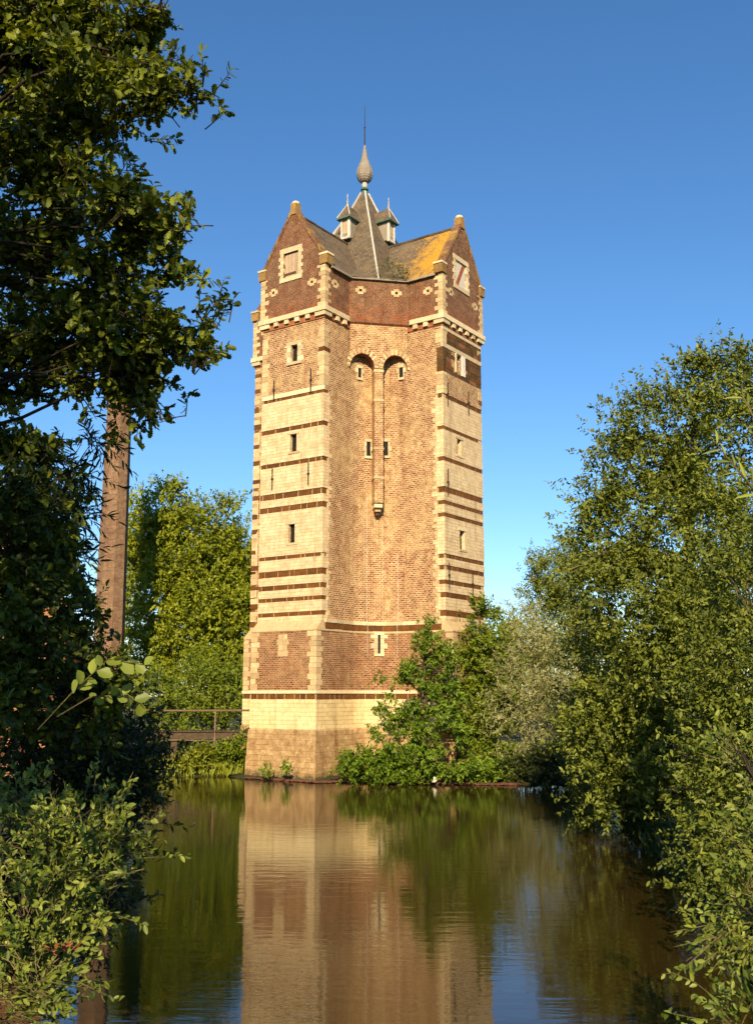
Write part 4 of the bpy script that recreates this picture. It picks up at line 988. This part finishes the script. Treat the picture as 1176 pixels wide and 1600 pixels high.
# willow spray very near at the right edge
spray('near_willow_spray', 'near willow twig with long pale leaves crossing the right edge at mid height', 'branch', [(1200, 800, .1), (1165, 750, 0), (1135, 715, 0), (1112, 685, 0)], 4.2, 12, .085, 'narrow', 'leaf_sallow', 41, tl=.1)
spray('upper_willow_spray', 'near willow twig with long pale leaves at the right edge, above the other twig', 'branch', [(1215, 720, .1), (1178, 655, 0), (1160, 620, 0), (1158, 600, 0)], 4.2, 10, .08, 'narrow', 'leaf_sallow', 42, tl=.1)
g4 = gpt(4.4, 8.6)
nr_ = [pb(1160, 1190, 9.0, 26, 36), pb(1145, 1240, 9, 30, 26), pb(1170, 1300, 8.8, 36, 40), pb(1115, 1285, 9, 26, 8), pb(1165, 1390, 8.6, 36, 36), pb(1115, 1335, 8.8, 22, 8), pb(1135, 1460, 8.6, 20, 14), pb(1170, 1470, 8.4, 30, 30), pb(1165, 1550, 8.2, 30, 26), pb(1140, 1590, 8, 22, 12), pb(1200, 1400, 8.6, 50, 140)]
plant('near_sallow', 'near sallow bush with pale green leaves leaning in from the lower right edge', 'bush', g4, nr_, 270, 11, .24, .066, 'oval', 'leaf_sallow', 43, clump=.16, cn=8, flat=.35, sunny=.4,
      trunk=([g4, at(1230, 1480, 8.6), at(1210, 1350, 8.6), at(1180, 1220, 8.8)], [.08, .06, .05, .02]), limbs=40, limb_r=.022, singles=300, twig_mat='twig_green', twig_r=.0035, shell=.1, out=.9, rand=.35, spread=.75)
spray('water_twig', 'small twig of a few leaves sticking out over dark water at lower right', 'branch', [(1130, 1570, .2), (1085, 1535, .1), (1050, 1520, 0), (1032, 1522, 0)], 8.4, 9, .065, 'oval', 'leaf_sallow', 44, tl=.45)

# --- by the tower
TG = 'saplings crowding beside the tower'
tb = gpt(2.1, 45.7)
def cone_blobs(spec, Y): return [pb(x, y, Y + dy, rx, ry, None, (rx * ry) ** .9) for x, y, rx, ry, dy in spec]
tw = cone_blobs([(665, 985, 9, 20, 0), (668, 1010, 18, 14, 0), (640, 1030, 18, 8, 0), (690, 1030, 20, 14, .2), (655, 1055, 34, 14, -.2), (612, 1052, 20, 9, 0), (695, 1065, 30, 18, .2), (620, 1080, 26, 11, 0), (666, 1095, 36, 18, -.2), (705, 1100, 16, 20, .2),
                  (620, 1120, 34, 12, -.2), (592, 1105, 14, 6, 0), (662, 1130, 42, 18, -.4), (590, 1142, 20, 9, -.2), (620, 1155, 30, 14, -.3), (675, 1165, 45, 18, -.4), (705, 1140, 20, 22, 0), (650, 1185, 50, 18, -.5), (700, 1195, 50, 16, -.5)], 45.6)
tall('layered_maple', 'dark green young tree with layered branches in front of the tower', tb, tw, 1450, 12, .32, .15, 'leaflet', 'leaf_bright', 51, ([tb, at(657, 1120, 45.7), at(664, 1040, 45.7), at(666, 972, 45.7)], [.10, .075, .045, .012]), limbs=46, limb_r=.035, up=.05, out=.9, rand=.3, flat=1.0, shell=.15, clump=.3, cn=8, sunny=.6)
lb = gpt(-.4, 46.2)
ls_ = cone_blobs([(570, 1190, 38, 18, 0), (545, 1205, 20, 14, 0), (610, 1185, 30, 18, 0), (590, 1205, 45, 14, -.2), (640, 1205, 30, 14, 0)], 45.4)
plant('spreading_shrub', 'low spreading shrub at the tower foot hanging over the water', 'bush', lb, ls_, 600, 12, .34, .15, 'oval', 'leaf_bright', 52, trunk=([lb, at(590, 1200, 45.8), at(575, 1185, 45.6)], [.06, .045, .02]), limbs=18, limb_r=.025, up=.15, flat=1.0, shell=.2)
for i, (gxy, spec, lab, mt, sd) in enumerate((((4.6, 48.0), [(748, 965, 16, 22, 0), (752, 1005, 26, 24, 0), (735, 1030, 20, 20, 0), (760, 1050, 26, 30, 0), (745, 1085, 26, 24, 0), (770, 1010, 14, 26, 0)], 'slender light green sapling against the right edge of the tower', 'leaf_young', 61),
                                              ((5.4, 47.2), [(765, 1110, 26, 30, 0), (750, 1140, 28, 26, 0), (780, 1150, 20, 30, 0), (762, 1180, 30, 24, 0), (790, 1110, 14, 30, 0)], 'bushy low sapling between the layered tree and the grey willow', 'leaf_young', 62))):
    g = gpt(*gxy); y0 = gxy[1]
    tall('ash_sapling', lab, g, cone_blobs(spec, y0), 720, 12, .5, .17, 'oval', mt, sd, ([g, at(spec[1][0], spec[1][1] + 60, y0), at(spec[0][0], spec[0][1], y0)], [.06, .04, .012]), group=TG, limbs=16, limb_r=.02, up=.3, clump=.35)
hb = gpt(6.6, 46)
plant('bank_herb', 'bright green leafy weeds at the waterline right of the layered tree', 'plant', hb, cone_blobs([(760, 1205, 30, 13, 0), (735, 1212, 25, 9, -.3), (785, 1208, 12, 12, 0)], 45.6), 300, 9, .3, .14, 'oval', 'leaf_bright', 63, up=.7, shell=.1, crown_name='leaves', tshift=.2)
for i, (px, py, rx, ry, lab) in enumerate(((414, 1200, 9, 9, 'left one of the two small tufts growing on the tower plinth'), (447, 1195, 6, 8, 'right one of the two small tufts growing on the tower plinth'))):
    p = at(px, py + ry, 46.95 - .55 * i); q = at(px, py, 46.95 - .55 * i)
    plant('plinth_tuft', lab, 'plant', p, [pb(px, py, q.y, rx, ry, .18), pb(px + 6 - 8 * i, py + 8, q.y - .05, rx * .8, ry * .8, .15)], 40, 8, .14, .10, 'oval', 'leaf_bright', 70 + i, group='tufts on the plinth', shell=.1, up=.1, crown_name='leaves', tshift=.3, zmin=.1)
# weeds in the roof gutter
dg = [Matrix.Rotation(TROT, 4, 'Z') @ Vector(diag(u, .12, 24.4)) + Vector((*TC, 0)) for u in (.15, .5, .85, 1.15)]
wbk = [(Vector((p.x, p.y, p.z + hh)), (.32, .3, hh + .15), 1) for p, hh in zip(dg, (.35, .55, .4, .35))]
plant('gutter_plant', 'straggly green weeds growing in the gutter between the two gables', 'plant', dg[1], wbk, 75, 8, .3, .10, 'lance', 'leaf_willow', 75, shell=.1, up=.5, crown_name='leaves', twig_mat='twig_green', twig_r=.006, zmin=20)

# --- behind, on the left
FG = 'trees behind the footbridge'
def far(label, gxy, spec, Y, n, seed, mat='leaf_far', ls=.21, **kw):
    g = gpt(*gxy); b = [pb(x, y, Y + dy, rx, ry) for x, y, rx, ry, dy in spec]
    tall('broadleaf_tree', label, g, b, n, 11, .8, ls, 'diamond', mat, seed, ([g, at(spec[0][0], spec[0][1] + 120, Y), at(spec[0][0], spec[0][1], Y)], [.3, .2, .06]), group=FG, limbs=20, shell=.45, up=.35, sunny=.8, clump=.8, cn=12, **kw)
far('tall bright green rounded tree between the chimney and the tower', (-13.8, 70), [(262, 800, 40, 45, 0), (250, 860, 52, 50, 0), (225, 840, 30, 40, 0), (290, 900, 40, 60, -.5), (240, 950, 50, 60, -.5), (280, 1010, 50, 55, -1), (230, 1040, 40, 50, -1), (205, 900, 30, 60, 1)], 69, 5200, 81, ls=.25)
far('slightly darker tree standing close against the left edge of the tower', (-9.9, 69), [(338, 830, 32, 45, 0), (365, 880, 30, 50, 0), (330, 900, 42, 50, 0), (370, 960, 35, 60, -.5), (330, 990, 40, 60, -.8), (390, 930, 30, 50, 0), (360, 1050, 45, 45, -1)], 68, 5200, 82, tshift=-.08, ls=.25)
far('low tree mass under the two tall trees behind the footbridge', (-12, 60), [(250, 1090, 50, 35, 0), (310, 1070, 50, 40, 0), (360, 1085, 40, 40, 0), (290, 1120, 60, 30, -.5), (370, 1130, 30, 30, -.5)], 60, 1700, 83, 'leaf_young', .18)
BG = 'bushes along the far bank'
for i, (x0, Y, spec, lab, mt) in enumerate(((-12.0, 54.0, [(262, 1160, 26, 24, 0), (285, 1150, 22, 20, 0), (235, 1165, 20, 20, 0)], 'dark green bank bush left of the thick bridge post', 'leaf_young'),
                                            (-8.6, 49.9, [(300, 1192, 24, 13, 0), (320, 1185, 20, 13, 0)], 'yellowish bank bush between the two bridge supports', 'leaf_grass'),
                                            (-7.3, 50.2, [(348, 1185, 24, 20, 0), (374, 1175, 16, 26, 0), (384, 1195, 10, 14, 0)], 'leafy bank bush beside the tower plinth', 'leaf_young'))):
    g = gpt(x0, Y); plant('bank_bush', lab, 'bush', g, [pb(x, y, Y + dy, rx, ry) for x, y, rx, ry, dy in spec], 300, 10, .4, .17, 'oval', mt, 90 + i, group=BG, up=.5, shell=.2, trunk=([g, at(spec[0][0], spec[0][1], Y)], [.05, .02]), limbs=8, limb_r=.02)
# distant trees closing the view behind the tower
HG = 'trees far behind the tower'
for i, (px, top, Y, rx, lab) in enumerate(((770, 965, 85, 40, 'distant tree just right of the tower, behind the saplings'), (850, 930, 90, 60, 'distant tree behind the grey willow'), (560, 1000, 95, 90, 'distant tree hidden behind the tower'),
                                           (960, 900, 95, 80, 'distant tree behind the tall right willow'), (120, 930, 95, 90, 'distant tree left of the chimney'), (1120, 880, 90, 90, 'distant tree at the right edge, behind the willow'), (20, 960, 80, 80, 'distant tree behind the house'))):
    c = at(px, top + rx, Y); g = gpt(c.x, Y)
    plant('distant_tree', lab, 'tree', g, [pb(px, top + rx * .9, Y, rx, rx), pb(px - rx * .4, top + rx * 1.7, Y, rx, rx), pb(px + rx * .4, top + rx * 1.8, Y, rx, rx)], 700, 10, 1.0, .34, 'diamond', 'leaf_far', 100 + i, clump=1.2, group=HG, trunk=([g, c], [.3, .1]), limbs=6, limb_r=.1, tshift=-.15)

# ------------------------------------------------------------------ footbridge, chimney, house
fb0, fb1 = Vector((-5.6, 52.4, 0)), Vector((-15.2, 50.9, 0)); L = (fb1 - fb0).length; ang = math.atan2(fb1.y - fb0.y, fb1.x - fb0.x)
br = empty('footbridge', fb0, ang); tag(br, 'narrow weathered wooden footbridge with a handrail, leading to the tower', 'bridge')
for y in (-.5, .5): MB().box(0, L, y - .08, y + .08, 1.62, 1.98, .01).out('beam', 'old_wood', br)
n = 46
for i in range(n):
    x0 = L * i / n; MB().box(x0 + .008, x0 + L / n - .008, -.66, .66, 1.985, 2.04 + rnd.uniform(0, .012)).out('plank', 'old_wood', br)
for y in (-.6, .6):
    MB().tube([(0, y, 3.02), (L * .35, y, 3.0), (L * .7, y, 3.02), (L, y, 3.0)], [.045] * 4, 6).out('handrail', 'rail_wood', br, uv=False)
    for x in ((2.45, 7.2) if y > 0 else (9.0,)): MB().tube([(x, y, 1.6), (x, y, 3.02)], [.04, .04], 6).out('rail_post', 'rail_wood', br, uv=False)
for x, y, w_ in ((4.4, .4, .16), (4.4, -.4, .16)): MB().box(x - w_, x + w_, y - .12, y + .12, -.8, 1.62, .02).out('post', 'old_wood', br)
MB().tube([(2.45, .62, -.5), (2.45, .62, 1.7)], [.05, .05], 6).out('pole', 'rail_wood', br, uv=False)
MB().tube([(.2, .66, 1.9), (2.4, .68, 1.55), (4.4, .68, 1.62), (6.6, .68, 1.48), (8, .68, 1.7)], [.02] * 5, 5).out('sagging_cable', 'rail_wood', br, uv=False)

ch = empty('factory_chimney', gpt(-15.55, 60)); tag(ch, 'tall tapering brown brick chimney behind the willow sprays', 'chimney')
MB().lathe([(.96, -.5), (.87, 8), (.78, 16), (.72, 21.2)], 8, a0=R(22)).out('stack', 'brick_chimney', ch)
for z, r in ((21.2, .82), (21.42, .9), (21.64, .82)): MB().lathe([(r, z), (r, z + .21)], 8, a0=R(22)).out('cap_course', 'brick_chimney', ch)
for z in (9.2, 15.0): MB().lathe([(.945 - z * .011, z), (.945 - z * .011, z + .08)], 8, a0=R(22)).out('iron_band', 'iron', ch, uv=False)

hc = at(15, 900, 36); hs = empty('brick_house', gpt(hc.x - 2.2, 37), R(12)); tag(hs, 'brick house with stepped gable and dark roof, half hidden behind the oak', 'house')
hz = 12.4 - hs.location.z; he = 6.6 - hs.location.z; hw_ = 3.9
MB().add([(-hw_, 0, -.3), (hw_, 0, -.3), (hw_, 0, he), (0, 0, hz), (-hw_, 0, he)], [(0, 1, 2, 3, 4)]).out('gable_wall', 'brick_house', hs)
for s in (-1, 1):
    MB().box(*sorted((s * hw_, s * (hw_ - .3))), .01, 10, -.3, he).out('side_wall', 'brick_house', hs)
    V = [(0, .3, hz - .25), (0, 10.2, hz - .25), (s * (hw_ + .35), 10.2, he - .55), (s * (hw_ + .35), .3, he - .55)]; V += [(x, y, z + .16) for x, y, z in V]
    MB().add(V, [(0, 1, 2, 3), (7, 6, 5, 4), (0, 3, 7, 4), (2, 1, 5, 6), (3, 2, 6, 7)]).out('roof_slope', 'slate', hs)
    for i in range(11):
        t0 = i / 11; x = s * hw_ * (1 - t0); z = he + (hz - he) * t0; wd = hw_ / 11
        MB().box(*sorted((x + s * .12, x - s * (wd + .10))), -.12, .30, z - .55, z + .42 + rnd.uniform(-.02, .02)).out('gable_step', 'brick_house', hs)
MB().box(-.45, .45, -.125, .45, hz - .3, hz + .75).out('apex_step', 'brick_house', hs)
cs = MB().box(-3.3, -2.5, 2.0, 2.8, he, hz + 1.4).out('chimney_stack', 'brick_house', hs)
MB().box(-3.38, -2.42, 1.92, 2.88, hz + 1.4, hz + 1.56).out('chimney_cap', 'brick_house', cs)
for x, z in ((-1.6, 3.2), (1.4, 3.2), (0, 7.2)):
    wf = MB().box(x - .55, x + .55, -.06, .05, z - .8, z + .8).out('window', 'white_paint', hs)
    for i in (-1, 1): MB().box(x + (0.03 if i > 0 else -.47), x + (.47 if i > 0 else -.03), -.075, -.061, z - .72, z + .72).out('pane', 'dark_void', wf, uv=False)

# ------------------------------------------------------------------ small things at the water's edge
rg = rng_of(401); m = MB()
for i in range(230):
    px = 386 + 425 * (i + rg.random()) / 230; Yb = np.interp(px, [386, 440, 497, 540, 640, 720, 811], [48.35, 47.2, 45.98, 46.15, 45.6, 45.05, 44.8]) + rg.uniform(-.12, .12)
    r = rg.uniform(.05, .17); x0 = (px - 588) / 1600 * Yb * .985
    q = MB().lathe([(a_ * r, b_ * r) for a_, b_ in ((.5, -.5), (.95, -.25), (1.0, .1), (.7, .38), (.25, .48))], 6)
    th = rg.random() * 6.28; c_, s_ = math.cos(th), math.sin(th)
    VV = [np.array(v) * (1 + .2 * rg.normal(size=3)) * np.array([1.6, 1, .7]) for v in q.V]
    m.add([(x0 + v[0] * c_ - v[1] * s_, Yb + v[0] * s_ + v[1] * c_, .04 + v[2] + rg.uniform(-.02, .02) * 0) for v in VV], q.F)
o = m.out('rubble_rim', 'rubble', None, uv=False); tag(o, 'rim of small reddish rubble along the waterline at the tower foot', 'rubble', kind='stuff')
# reeds along the far bank
rng = rng_of(300); n = 2600; xx = rng.uniform(-15.5, -6.3, n); yy = np.interp(xx, [-15.5, -15, -6], [49, 49.3, 49.6]) + rng.uniform(-.05, 1.3, n)
zz = ground_z(xx, yy); P = np.stack([xx, yy, zz], -1); ax = nrm(np.stack([rng.normal(size=n) * .22, rng.normal(size=n) * .22, np.ones(n)], -1)); nr2 = nrm(np.stack([rng.normal(size=n), -np.ones(n), np.zeros(n)], -1))
me = leaf_mesh('bank_grass', 'lance', P, ax, nr2, rng.uniform(.2, .6, n), rng.random(n), 'leaf_grass')
o = bpy.data.objects.new('bank_grass', me); COL.objects.link(o); tag(o, 'long yellowish grass along the far bank under the footbridge', 'grass', kind='stuff')

rng = rng_of(301); n = 5200; yy = rng.uniform(9, 45, n); xx = np.interp(yy, [6.5, 11, 16, 24, 30, 33.5, 39, 43, 46], [3.6, 4.2, 5.4, 6.8, 7.2, 8.2, 10.5, 10, 8.5]) + rng.uniform(-.15, 2.2, n)
zz = np.maximum(ground_z(xx, yy), -.05); P = np.stack([xx, yy, zz], -1); ax = nrm(np.stack([rng.normal(size=n) * .4 - .25, rng.normal(size=n) * .4, np.ones(n)], -1)); nr2 = nrm(np.stack([rng.normal(size=n), -np.ones(n), np.zeros(n)], -1))
me = leaf_mesh('shore_grass', 'lance', P, ax, nr2, rng.uniform(.12, .38, n), rng.random(n) * .3, 'leaf_willow')
o = bpy.data.objects.new('shore_grass', me); COL.objects.link(o); tag(o, 'dim long grass along the right shore under the willows', 'grass', kind='stuff')

m = MB().lathe([(.03, 0), (.10, .03), (.12, .12), (.08, .22), (.03, .27)], 7); m.V = [tuple(np.array(v) * (1 + .15 * rng.normal(size=3))) for v in m.V]  # unidentified pale object, shaped as a plain lump
o = m.out('pale_object', 'off_white', None, True, uv=False); p_ = at(678, 1217, 44.9); o.location = (p_.x, p_.y, .1)
tag(o, 'small whitish lump lying at the waterline under the layered tree', 'object')
